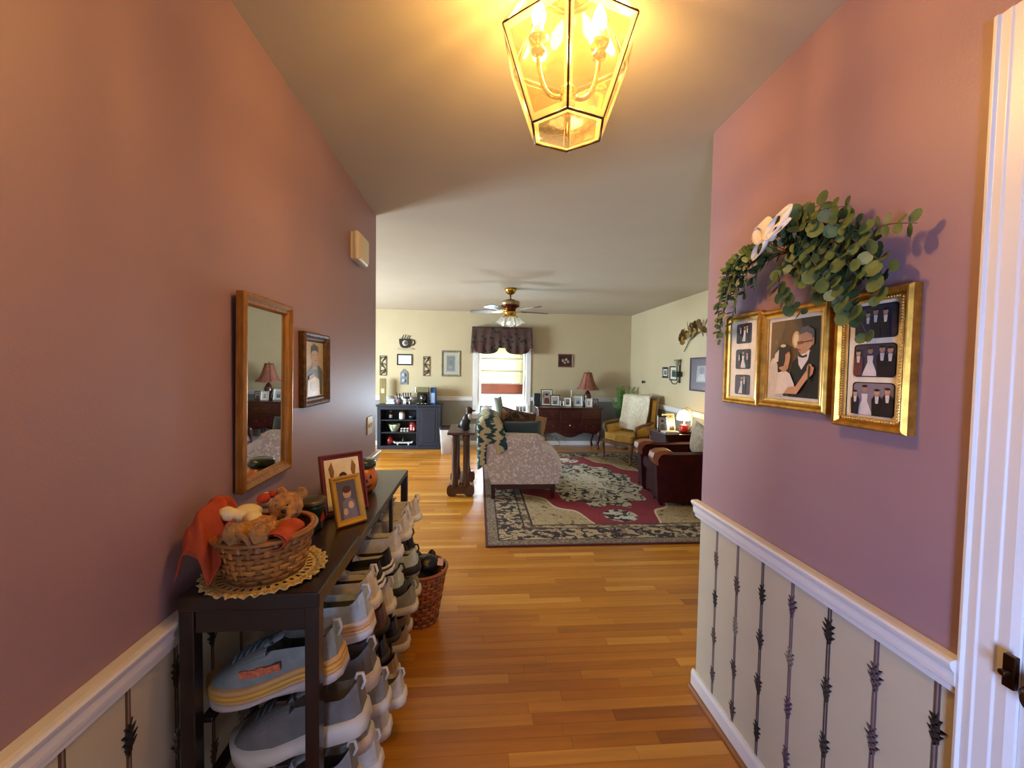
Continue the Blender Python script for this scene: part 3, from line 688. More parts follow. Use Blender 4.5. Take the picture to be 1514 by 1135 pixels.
for z in tiers:
    for k, dx in enumerate((.035, .12, .205, .288)):
        zz = z+dx*math.tan(TILT)
        rb('shelf_slat', RX0+dx-.014, RX0+dx+.014, RY0+.034, RY1-.034, zz-.016, zz-.004, .002)
    for y in (RY1-.024,):
        b = MB().add([(x-O.x, yy-O.y, z+(x-RX0)*math.tan(TILT)+dz) for yy in (y, y+.012) for dz in (-.04, -.016) for x in (RX0+.032, RX1-.032)], [(0, 1, 3, 2), (4, 6, 7, 5), (0, 4, 5, 1), (2, 3, 7, 6), (0, 2, 6, 4), (1, 5, 7, 3)])
        b.build('shelf_rail', M_esp, rk)

# ---- shoes: heel at x = 0, toe at x = L
def shoe(kind, L, W, H, cu, cs, cl, ci, stripe=None, sole_h=.03, accent=None, rough=.75):
    """returns list of (part name, MB, materials)"""
    parts = []; n = 17; secs = []; NS = 22
    MU = mat('upper_'+cu, cu, rough, var=.12, scale=30, bump=.15, bscale=300); MS = mat('sole_'+cs, cs, .6, var=.06, scale=20); ML = mat('lace_'+cl, cl, .8); MI = mat('lining_'+ci, ci, .9)
    def wid(t): return W*(.66+.10*math.sin(PI*min(1, t*1.6)) if t < .3 else .66+.10*math.sin(PI*.48)+(.235*math.sin(PI*.5*min(1, (t-.3)/.42)) if t < .72 else .235*math.cos(PI*.5*0)))*(1 if t < .74 else max(.06, math.sqrt(max(0, 1-((t-.74)/.262)**2.2))))*(1 if t > .06 else .62+.38*math.sqrt(max(0, t/.06)))
    low = kind in ('loafer', 'slide', 'flat')
    def top(t):
        if kind == 'slide': return sole_h+(.004 if t < .38 else H*.62*math.sin(PI*min(1, (t-.36)/.56)))
        if t < .12: return H*(1.0-.35*t/.12*.6)
        if t < .5: return H*(.79+.14*((t-.12)/.38))
        return max(sole_h*1.25, H*.93*(1-((t-.5)/.5)**1.7*.62))*(1 if t < .88 else .6+.4*math.sqrt(max(0, 1-((t-.88)/.12)**2)))
    def rise(t): return .010*max(0, (t-.7)/.3)**1.6+.004*max(0, (.1-t)/.1)
    for k in range(NS+1):
        t = k/NS; x = L*t; w_ = wid(t)/2; zb_ = sole_h*.8+rise(t); zt_ = top(t)+rise(t)
        op = t < .50 and kind != 'slide'     # open collar
        pts = []
        edge = 1.0 if .04 < t < .46 else .55
        for i in range(n):
            a = PI*i/(n-1); cc = math.cos(a); ss = math.sin(a)
            yy = w_*(abs(cc)**.62)*(1 if cc > 0 else -1)
            zz = zb_+(zt_-zb_)*ss**.75
            if op:
                inner = .56*w_
                if abs(cc) < .62:
                    f_ = 1-abs(cc)/.62; yy = inner*(abs(cc)/.62)*(1 if cc > 0 else -1); zz = zt_-(zt_-zb_-.006)*min(1, f_*3.2)*(.85 if t > .03 else .0)
                    if t > .43: zz = zt_-(zt_-zb_-.006)*min(1, f_*3.2)*max(0, (.5-t)/.07)*.8
                else:
                    q = (abs(cc)-.62)/.38; yy = (inner+(w_-inner)*q**.55)*(1 if cc > 0 else -1); zz = zt_-(zt_-zb_)*q**1.8
            pts.append((x+.012*(zt_-zb_ > 0)*0, yy, zz))
        secs.append(pts)
    up = MB()
    V = [p for s_ in secs for p in s_]
    for k in range(NS):
        for i in range(n-1):
            t = (k+.5)/NS; inn = t < .48 and kind != 'slide' and abs(math.cos(PI*(i+.5)/(n-1))) < .5
            up.add([V[k*n+i], V[k*n+i+1], V[(k+1)*n+i+1], V[(k+1)*n+i]], [(0, 1, 2, 3)], 1 if inn else (2 if stripe and ((.10 < t < .34) or (.5 < t < .66)) and kind == 'slide' else 0), True)
    up.add(secs[0], [tuple(range(n))], 0, False); up.add(secs[-1], [tuple(range(n))], 0, False)
    parts.append(('upper', up, [MU, MI, mat('stripe_'+(stripe or 'none'), stripe or 'ffffff', .7)]))
    layers = [(0, sole_h, cs)] if not accent else [(0, sole_h*.36, cs), (sole_h*.36, sole_h*.52, accent[1]), (sole_h*.52, sole_h*.74, accent[0]), (sole_h*.74, sole_h, accent[1])]
    so = MB(); mats_ = []
    for li, (a, b_, cc_) in enumerate(layers):
        mats_.append(mat('sole_'+cc_, cc_, .6, var=.06, scale=20))
        rows = []
        for zz in (a, (a+b_)/2, b_):
            ring = []
            bul = 1.03 if zz == (a+b_)/2 else 1.0
            for sgn in (1, -1):
                for k in range(NS+1):
                    t = k/NS if sgn == 1 else 1-k/NS
                    fl_ = (1.16-.08*zz/sole_h)*bul
                    curve = rise(t)*(1.0)+(.008*math.sin(PI*min(1, max(0, (t-.28)/.34))) if a == 0 and zz == a else 0)
                    bulge = .006*math.sin(PI*t*2.3)*(sole_h > .04) if zz > 0 else 0
                    ring.append((-.006+(L+.014)*t, sgn*wid(t)/2*fl_, zz+curve+bulge))
            rows.append(ring)
        so.loft(rows, True, True, True, li, True)
    parts.append(('sole', so, mats_))
    if kind == 'runner':
        lc = MB()
        for k in range(6):
            t = .47+.055*k; x = L*t; w_ = wid(t)/2*.42; z_ = top(t)+rise(t)
            lc.tube([(x, -w_, z_-.006), (x+.004, -w_*.4, z_+.003), (x+.008, w_*.4, z_+.003), (x+.012, w_, z_-.006)], .0028, 6)
        lc.tube([(L*.47, 0, top(.47)+.005), (L*.5, .02, top(.5)+.012), (L*.46, .032, top(.47)+.004), (L*.45, .01, top(.46)+.006)], .0024, 6)
        parts.append(('laces', lc, ML))
        tg = MB()
        def fn(u, v):
            t = .42+.16*(1-v); return (L*t-.012*v, (u-.5)*W*.42, top(t)+rise(t)+.002+.022*v**1.5-.008*(2*u-1)**2)
        tg.grid(fn, 6, 5); parts.append(('tongue', tg, MU))
        hp = MB().tube([(-.002, 0, H*.72), (-.014, 0, H*.86), (-.012, 0, H*1.04), (.002, 0, H*1.05), (.008, 0, H*.95)], .0042, 6)
        parts.append(('heel_tab', hp, MS))
    return parts
def shoes(name, labels, kind, spots, group=None, **kw):
    parts = shoe(kind, **kw); meshes = [(n_, b.mesh(n_, m_)) for n_, b, m_ in parts]
    for label, (tier, y, over, yaw) in zip(labels, spots):
        xh = RX1+over; z = tiers[tier]+(min(xh, RX1)-RX0)*math.tan(TILT)+max(0, xh-RX1)*math.tan(TILT)+.001
        t = thing(name, label, 'shoe', (xh, y, z), (0, 0, 0), group)
        t.rotation_euler = Euler((0, TILT, PI+yaw), 'XYZ')
        for n_, me in meshes:
            o = bpy.data.objects.new(n_, me); col.objects.link(o); o.parent = t
            if n_ == 'tongue':
                k = o.modifiers.new('thickness', 'SOLIDIFY'); k.thickness = .004
        last = t
    return last
a = shoes('running_shoe', ['pale grey-blue running shoe with yellow banded sole and orange side mark'], 'runner', [(0, 1.068, .028, 0)], L=.315, W=.118, H=.125, cu='80857f', cs='b9a99c', cl='5c6c74', ci='3a444a', sole_h=.05, accent=('d8a038', 'c99a5a'))
mk = MB()
for i in range(5):     # the blurred orange word on its side
    x = .122+.019*i
    mk.box(x, x+.0185, .0525, .0565, .066-.0012*i, .083-.002*(i % 2), 0)
mk.build('side_mark', mat('coral_print', 'c8683e', .6, var=.3, scale=90), a)
shoes('running_shoe', ['pale blue running shoe with peach banded sole, beside the yellow soled one'], 'runner', [(0, 1.215, .062, .0)], L=.30, W=.112, H=.13, cu='a9b4b4', cs='cfc6c0', cl='8c9698', ci='6a6c66', sole_h=.048, accent=('d9a05c', 'd6c2ae'))
shoes('running_shoe', ['large grey running shoe with thick off white sole below the yellow soled shoe', 'large grey running shoe with off white sole below the peach soled shoe'], 'runner', [(1, 1.075, .085, 0), (1, 1.225, .075, 0)], 'grey running shoes on second tier', L=.325, W=.122, H=.125, cu='6c665e', cs='cfc5b2', cl='4c4843', ci='8a8378', sole_h=.042)
shoes('sneaker', ['cream canvas sneaker on top tier between blue running shoe and striped slipper'], 'runner', [(0, 1.352, .05, 0)], L=.285, W=.10, H=.125, cu='cfc4a6', cs='d8cdb4', cl='c6bb9c', ci='4a3d2e', sole_h=.032)
shoes('slipper', ['black and white striped slipper beside cream canvas sneaker', 'black and white striped slipper beside plain white sneaker'], 'loafer', [(0, 1.475, .035, 0), (0, 1.582, .045, 0)], 'striped slippers on top tier', L=.26, W=.088, H=.085, cu='1b1918', cs='d9d6d0', cl='d9d6d0', ci='d9d6d0', sole_h=.03, accent=('1b1918', 'd9d6d0'))
shoes('sneaker', ['plain white sneaker between striped slipper and thin middle leg', 'plain white sneaker just past the thin middle leg of rack'], 'runner', [(0, 1.70, .06, 0), (0, 1.882, .065, 0)], 'white sneakers on top tier', L=.28, W=.10, H=.12, cu='d6d2ca', cs='dedad2', cl='dcd8d0', ci='8f8678', sole_h=.032)
shoes('sneaker', ['slim white leather sneaker next to last on top tier', 'slim white leather sneaker against the living room end leg of rack'], 'runner', [(0, 1.996, .055, 0), (0, 2.099, .08, 0)], 'slim white sneakers at rack end', L=.28, W=.086, H=.12, cu='d2cec8', cs='e0ddd6', cl='d6d2cc', ci='a29a8e', sole_h=.03)
shoes('loafer', ['brown leather loafer beside large grey running shoe', 'brown leather loafer beside cream tan trimmed sneaker'], 'loafer', [(1, 1.365, .035, 0), (1, 1.478, .05, 0)], 'brown loafers on second tier', L=.27, W=.092, H=.09, cu='5b3519', cs='2a1a10', cl='3a2412', ci='7a4a26', sole_h=.022, rough=.4)
shoes('sneaker', ['cream sneaker with tan lining on second tier beside brown loafer'], 'runner', [(1, 1.598, .05, 0)], L=.27, W=.098, H=.12, cu='cdbf9c', cs='d6ccb6', cl='bfae8a', ci='6e5a40', sole_h=.03)
shoes('sneaker', ['pale mint sneaker with black sole before the thin middle leg', 'pale mint sneaker with black sole sticking out past thin middle leg'], 'runner', [(1, 1.717, .07, 0), (1, 1.885, .105, 0)], 'mint sneakers on second tier', L=.28, W=.10, H=.11, cu='b9c4b0', cs='1e1d1c', cl='d8d8cc', ci='43403a', sole_h=.034)
shoes('sneaker', ['black running shoe on second tier beside mint sneaker', 'black running shoe on second tier against rack end leg'], 'runner', [(1, 2.0, .04, 0), (1, 2.10, .05, 0)], 'black shoes on second tier', L=.28, W=.085, H=.11, cu='1c1a1a', cs='262322', cl='3a3836', ci='100e0e', sole_h=.03)
shoes('sneaker', ['grey and white sneaker at hall door end of third tier', 'grey and white sneaker in middle of its three on third tier', 'grey and white sneaker beside black flat on third tier'], 'runner', [(2, 1.085, .06, 0), (2, 1.215, .06, 0), (2, 1.345, .085, 0)], 'grey white sneakers on third tier', L=.29, W=.105, H=.115, cu='8c877e', cs='d2c9b8', cl='c9c2b4', ci='5a544a', sole_h=.034)
shoes('flat_shoe', ['black flat shoe beside grey and white sneaker on third tier', 'black flat shoe between two other black flats on third tier', 'black flat shoe before the thin middle leg on third tier'], 'loafer', [(2, 1.468, .03, 0), (2, 1.580, .03, 0), (2, 1.695, .05, 0)], 'black flats on third tier', L=.26, W=.09, H=.085, cu='171413', cs='2a2624', cl='171413', ci='3a2e26', sole_h=.02, rough=.35)
shoes('sneaker', ['olive and cream sneaker on third tier against thin middle leg', 'olive and cream sneaker on third tier nearer the floor basket'], 'runner', [(2, 1.885, .095, 0), (2, 2.015, .09, 0)], 'olive sneakers on third tier', L=.28, W=.10, H=.12, cu='8f8a6c', cs='cfc5a6', cl='d9d2ba', ci='4a4636', sole_h=.032)
shoes('sneaker', ['off white sneaker on bottom tier below grey and white sneaker', 'off white sneaker on bottom tier between two of its kind', 'off white sneaker on bottom tier beside tan clog'], 'runner', [(3, 1.30, .07, 0), (3, 1.43, .07, 0), (3, 1.56, .10, 0)], 'white sneakers on bottom tier', L=.285, W=.102, H=.115, cu='c9c4b8', cs='d9d3c6', cl='d6d1c6', ci='6a645a', sole_h=.034)
shoes('clog', ['tan slip on clog beside off white sneaker on bottom tier', 'tan slip on clog just past thin middle leg on bottom tier', 'tan slip on clog on bottom tier nearest the floor basket'], 'loafer', [(3, 1.70, .05, 0), (3, 1.885, .06, 0), (3, 2.015, .05, 0)], 'tan clogs on bottom tier', L=.27, W=.10, H=.09, cu='9a7a56', cs='cdbd9c', cl='9a7a56', ci='4a3826', sole_h=.03)

# ---- doily, oval basket and its contents
ZT = RZ+.016
M_doily = mat('ecru_crochet', 'd8bd7c', .9, var=.15, scale=80, bump=.6, bscale=250)
BC = (-.532, 1.085)
dl = MB(); n = 72; rings = 5
def dpt(r, a, z): 
    return (BC[0]+.136*r*math.cos(a), BC[1]+.136*r*math.sin(a), ZT+z)
dl.add([(BC[0], BC[1], ZT+.001)]+[dpt(.55, 2*PI*i/n, .001) for i in range(n)], [(0, i+1, (i+1) % n+1) for i in range(n)])
for k in range(9):     # open ring of bars, then a ruffled edge
    pass
for i in range(n):
    if i % 2: continue
    a0, a1 = 2*PI*i/n, 2*PI*(i+1.1)/n
    dl.add([dpt(.54, a0, .001), dpt(.54, a1, .001), dpt(.8, a1, .002), dpt(.8, a0, .002)], [(0, 1, 2, 3)])
for r0, r1 in ((.64, .68), (.78, .86)):
    for i in range(n):
        a0, a1 = 2*PI*i/n, 2*PI*(i+1)/n
        dl.add([dpt(r0, a0, .0015), dpt(r0, a1, .0015), dpt(r1, a1, .0015), dpt(r1, a0, .0015)], [(0, 1, 2, 3)])
N2 = 180
def ruf(r, i): return dpt(r*(1+.03*math.cos(i*2*PI/N2*30)*(r > .9)), 2*PI*i/N2, .002+.006*(r > .9)*abs(math.sin(i*2*PI/N2*22)))
for r0, r1 in ((.85, .94), (.94, 1.03)):
    for i in range(N2): dl.add([ruf(r0, i), ruf(r0, i+1), ruf(r1, i+1), ruf(r1, i)], [(0, 1, 2, 3)], 0, True)
tag(dl.build('doily', M_doily, solid=.0015), 'cream crochet doily with ruffled edge under the oval basket', 'doily')
bk = thing('oval_basket', 'oval honey brown woven splint basket on crochet doily', 'basket', (BC[0], BC[1], ZT+.004))
M_spl = mat('splint_wood', '9a6228', .5, var=.3, scale=10, rnd=.25, coat=.15)
def bring(t): return (.086+.024*t**.8, .088+.026*t**.8)
MB().lathe([(0, 0), (1, 0), (1.0, .004), (0, .005)], (0, 0, 0), 40, ex=.087, ey=.089).build('base', M_spl, bk)
for r_ in range(7):
    z0_, z1_ = .002+.014*r_, .0145+.014*r_
    secs = []; NN = 96
    for z_, off in ((z0_, .0), ((z0_+z1_)/2, .0016), (z1_, 0), ((z0_+z1_)/2, -.0012)):
        ring = []
        for i in range(NN):
            a = 2*PI*i/NN; rx_, ry_ = bring(z_/.105); wv = .0022*math.sin(a*16+PI*(r_ % 2))+off
            ring.append(((rx_+wv)*math.cos(a), (ry_+wv)*math.sin(a), z_))
        secs.append(ring)
    secs.append(secs[0]); MB().loft(secs, True, False, False).build('weave_band', M_spl, bk)
for i in range(32):
    a = 2*PI*(i+.5)/32
    b = MB()
    b.grid(lambda u, v: ((bring(v)[0]-.0004)*math.cos(a+(u-.5)*.13), (bring(v)[1]-.0004)*math.sin(a+(u-.5)*.13), .104*v), 1, 4)
    b.build('stave', M_spl, bk, solid=.0016)
for off, zz in ((.004, .106), (-.004, .107)):
    MB().tube([((bring(1)[0]+off)*math.cos(2*PI*i/48), (bring(1)[1]+off)*math.sin(2*PI*i/48), zz) for i in range(48)], .0058, 8, closed=True).build('rim', M_spl, bk)
def bhandle(a):
    P = []
    ca, sa = math.cos(a), math.sin(a)
    for i in range(15):
        t = i/14*PI; q = .045*math.cos(t)
        cx, cy = (bring(1)[0])*math.cos(a+q/.13), (bring(1)[1])*math.sin(a+q/.13)
        P.append((cx*(1+.02), cy*(1+.02), .095+.042*math.sin(t)))
    MB().tube(P, .0062, 8).build('handle', M_spl, bk)
bhandle(-PI/2-.15); bhandle(PI/2)
def blob(name, parts_, M_, parent=None, voxel=.006, smooth=6, disp=0, dscale=.02, loc=(0, 0, 0), rot=(0, 0, 0)):
    """one continuous rounded body: overlapping lumps fused by a voxel remesh"""
    b = MB()
    for c, r in parts_: b.ell(c, r, 14, 10)
    o = b.build(name, M_, parent, loc, rot)
    k = o.modifiers.new('fuse', 'REMESH'); k.mode = 'VOXEL'; k.voxel_size = voxel; k.use_smooth_shade = True
    k = o.modifiers.new('smooth', 'SMOOTH'); k.factor = .5; k.iterations = smooth
    if disp:
        tx = bpy.data.textures.new(name+'_curl', 'CLOUDS'); tx.noise_scale = dscale; tx.noise_depth = 2
        k = o.modifiers.new('curl', 'DISPLACE'); k.texture = tx; k.strength = disp; k.mid_level = .5
    return o
M_bear = mat('curly_brown_plush', 'b27a30', .95, var=.35, scale=60, bump=.8, bscale=200, sheen=.3)
bz = ZT+.004
tb = thing('teddy_bear', 'curly brown teddy bear lying in the oval basket', 'teddy bear', (BC[0]-.005, BC[1]-.022, bz+.082)); tb.scale = (1.0, 1.0, 1.05)
blob('body', [((.0, .0, .02), (.045, .05, .038)), ((.03, .075, .055), (.042, .040, .038)), ((.05, .045, .055), (.018, .02, .016)), ((.005, .105, .085), (.016, .010, .016)), ((.06, .10, .085), (.016, .010, .016)),
              ((-.015, -.05, .038), (.022, .04, .022)), ((.035, -.045, .032), (.02, .04, .02)), ((-.015, -.085, .048), (.022, .018, .026)), ((.038, -.078, .042), (.02, .018, .025)), ((-.05, .02, .035), (.03, .018, .018)), ((.06, .015, .03), (.03, .018, .018))],
     M_bear, tb, .0045, 4, .008, .012)
for s_ in (-1, 1): MB().ell((.034+s_*.014, .043, .068), .0042, 8, 6).build('eye', flat('120c08', .2), tb)
MB().ell((.045, .026, .060), (.007, .006, .005), 8, 6).build('nose', flat('1c120c', .3), tb)
M_org = mat('burnt_orange_cloth', 'ac421a', .85, var=.12, scale=30, bump=.2, bscale=200)
def cloth(name, label, loc, w_, l_, amp, seed, M_, fn=None, cat='cloth', nu=26, nv=26, thick=.0025):
    def g(u, v):
        x, y_ = (u-.5)*w_, (v-.5)*l_
        z_ = amp*(noise.noise(Vector((x*16+seed, y_*16, seed)))+.5*noise.noise(Vector((x*40+seed, y_*40, seed))))
        if fn: x, y_, z_ = fn(u, v, x, y_, z_)
        return (x, y_, z_)
    return tag(MB().grid(g, nu, nv).build(name, M_, None, loc, solid=thick), label, cat)
def roll(u, v, x, y_, z_):
    a = u*2*PI*1.25; r_ = .026-.006*u+.002*math.sin(v*9)
    return (r_*math.cos(a)*1.1+z_*.3, y_, r_*math.sin(a)*.85+z_*.4+.022)
cloth('orange_napkin', 'rolled burnt orange napkin at front of the oval basket', (-.468, 1.035, bz+.085), .1, .10, .01, 3, M_org, roll, 'napkin')
def drape(u, v, x, y_, z_):
    xx = -.02+.085*(u-.5); h_ = .055*math.sin(PI*min(1, u*1.3))+.03*math.sin(PI*v)
    if v < .35: h_ -= (.35-v)*.16
    h_ += .010*math.sin(u*13+v*5)+.008*math.sin(v*17-u*4)
    return (xx+.006*math.sin(v*21), y_, h_+z_)
cloth('orange_fabric', 'burnt orange fabric draped over the wall side of oval basket', (-.612, 1.055, bz+.095), .14, .165, .03, 9, M_org, drape, 'fabric')
M_wc = mat('cream_cotton', 'e2d3a4', .9, var=.06)
blob('cotton_figure', [((0, 0, .02), (.035, .045, .022)), ((.02, .06, .035), (.024, .022, .022)), ((-.03, -.03, .03), (.025, .02, .018)), ((.03, -.03, .02), (.02, .025, .016))], M_wc, None, .004, 6, .004, .015, (-.585, 1.095, bz+.118))
tag(bpy.data.objects['cotton_figure'], 'cream cotton stuffed figure tucked behind the teddy bear', 'soft toy')
MB().ell((0, 0, 0), (.016, .02, .013), 10, 8).ell((.012, .02, .004), (.012, .014, .01), 10, 8).build('red_bow', mat('red_felt', 'b03a20', .8), None, (-.562, 1.135, bz+.165))
tag(bpy.data.objects['red_bow'], 'small red felt bow on cream stuffed figure', 'bow')
# ---- green candle jar
cj = thing('candle_jar', 'dark green glass candle jar with dull metal lid behind the basket', 'candle jar', (-.545, 1.395, RZ+.001))
MB().lathe([(.030, 0), (.038, .004), (.033, .02), (.037, .04), (.043, .075), (.044, .085)], (0, 0, 0), 24).build('jar', mat('green_glass', '16301c', .12, var=.2, coat=.6), cj)
MB().lathe([(.047, .083), (.049, .088), (.049, .098), (.044, .101), (0, .102)], (0, 0, 0), 24).build('lid', mat('pewter', '6a6048', .35, .8), cj)
MB().prism([(-.014, .03), (.014, .03), (.0, .058)], 'x', .036, .042).build('label', mat('red_label', 'a02a18', .6), cj)
# ---- leaning frames and pumpkin jar
holiday = [(FULL, 'efe3c8'), ([(.3, .05), (.7, .05), (.66, .42), (.34, .42)], '6a3420'), (el(.5, .6, .13, .12), '3a2418'), (el(.5, .56, .10, .09), 'c08a5e'), ([(.18, .5), (.26, .75), (.2, .95), (.1, .82)], '8a6a30'), ([(.82, .5), (.74, .75), (.8, .95), (.9, .82)], '8a6a30'), ([(.34, .4), (.2, .55), (.25, .6), (.4, .44)], 'd8b890'), ([(.66, .4), (.8, .55), (.75, .6), (.6, .44)], 'd8b890')]
frame('picture_frame', 'dark red wooden frame with cream card leaning on rack', 'picture frame', (-.478, 1.55, RZ+.001), math.radians(42), .165, .215, .018, .014, mat('cherry_frame', '6a1a12', .35, var=.2, coat=.3), holiday, .0, 'efe3c8', tilt=math.radians(-14))
kids = [(FULL, '5a5560'), (el(.5, .68, .22, .15), 'c8a58c'), (el(.5, .78, .23, .1), '4a3426'), ([(.15, 0), (.9, 0), (.85, .45), (.6, .56), (.4, .56), (.2, .45)], '7a7686'), (el(.62, .35, .14, .1), 'd0ae94'), (el(.3, .2, .12, .09), 'c8a58c')]
frame('picture_frame', 'small yellow gold frame with dark snapshot leaning before the red frame', 'picture frame', (-.425, 1.43, RZ+.001), math.radians(46), .108, .165, .02, .014, mat('yellow_gold_frame', 'c89a3a', .4, .4, var=.15), kids, .0, '4a4038', tilt=math.radians(-18))
pk = thing('pumpkin_jar', 'small orange ceramic jack o lantern jar with dark green lid', 'jar', (-.49, 1.82, RZ+.001))
M_pump = mat('pumpkin_glaze', 'c06a24', .35, var=.15, scale=15, coat=.4)
secs = []
for r_, z_ in ((.035, 0), (.05, .015), (.058, .045), (.056, .075), (.045, .098), (.036, .105)):
    secs.append([(r_*(1+.035*abs(math.cos(i*PI/6)))*math.cos(2*PI*i/48), r_*(1+.035*abs(math.cos(i*PI/6)))*math.sin(2*PI*i/48), z_) for i in range(48)])
MB().loft(secs).build('jar', M_pump, pk)
MB().lathe([(.046, .104), (.052, .108), (.05, .128), (.04, .138), (.012, .140), (0, .141)], (0, 0, 0), 24).build('lid', mat('green_glaze', '1c3420', .25, coat=.5), pk)
fa = math.radians(-62)
for da, zz, shp in ((-.28, .07, 't'), (.28, .07, 't'), (0, .055, 't'), (0, .032, 'm')):
    a_ = fa+da; r_ = .0592
    c_, s_ = math.cos(a_), math.sin(a_)
    poly = [(-.007, -.006), (.007, -.006), (0, .009)] if shp == 't' else [(-.024, .008), (-.012, -.006), (.012, -.006), (.024, .008), (.008, .002), (-.008, .002)]
    V = [((r_+d_)*math.cos(a_+p[0]/r_), (r_+d_)*math.sin(a_+p[0]/r_), zz+p[1]) for d_ in (-.004, .0012) for p in poly]; n = len(poly)
    MB().add(V, [tuple(range(n))[::-1], tuple(range(n, 2*n))]+[(i, (i+1) % n, n+(i+1) % n, n+i) for i in range(n)]).build('carved_face', flat('2a1408', .6), pk)

# ---- floor basket with black bag
fb = thing('floor_basket', 'tall reddish woven splint basket on floor past the shoe rack', 'basket', (-.315, 2.335, 0))
M_red = mat('red_splint', '8e4a20', .5, var=.3, scale=8, rnd=.25, coat=.15)
def fring(t): return .098+.05*t
MB().lathe([(0, 0), (.098, 0), (.098, .006), (0, .008)], (0, 0, 0), 32).build('base', M_red, fb)
for r_ in range(12):
    z0_, z1_ = .004+.024*r_, .026+.024*r_; secs = []
    for z_, off in ((z0_, 0), ((z0_+z1_)/2, .0022), (z1_, 0), ((z0_+z1_)/2, -.0015)):
        secs.append([((fring(z_/.3)+.003*math.sin(2*PI*i/80*14+PI*(r_ % 2))+off)*math.cos(2*PI*i/80), (fring(z_/.3)+.003*math.sin(2*PI*i/80*14+PI*(r_ % 2))+off)*math.sin(2*PI*i/80), z_) for i in range(80)])
    secs.append(secs[0]); MB().loft(secs, True, False, False).build('weave_band', M_red, fb)
for i in range(28):
    a_ = 2*PI*i/28
    MB().grid(lambda u, v: (fring(v)*math.cos(a_+(u-.5)*.14), fring(v)*math.sin(a_+(u-.5)*.14), .298*v), 1, 4).build('stave', M_red, fb, solid=.002)
MB().tube([(fring(1)*math.cos(2*PI*i/40), fring(1)*math.sin(2*PI*i/40), .3) for i in range(40)], .009, 8, closed=True).build('rim', M_red, fb)
bag = blob('black_bag', [((0, 0, .05), (.105, .11, .09)), ((.04, -.03, .13), (.07, .06, .05)), ((-.05, .03, .13), (.06, .06, .05)), ((.06, .04, .155), (.025, .02, .03)), ((0, 0, -.05), (.085, .085, .08))], mat('black_nylon', '0e0d0e', .35, var=.3), None, .008, 3, .02, .05, (-.315, 2.335, .20))
tag(bag, 'crumpled black nylon bag stuffed into the floor basket', 'bag')
cloth('pink_ribbon', 'pale pink ribbon strip over rim of the floor basket', (-.20, 2.30, .345), .03, .07, .02, 5, mat('pale_pink', 'd8b0a4', .7), None, 'ribbon', 8, 12)
# ================================================================== LIVING ROOM
M_mah = mat('mahogany', '3a120e', .28, var=.3, scale=4, stretch=(1, 6, 8), coat=.35)
M_walnut = mat('brown_walnut', '4e3126', .4, var=.25, scale=5, stretch=(8, 8, 1))
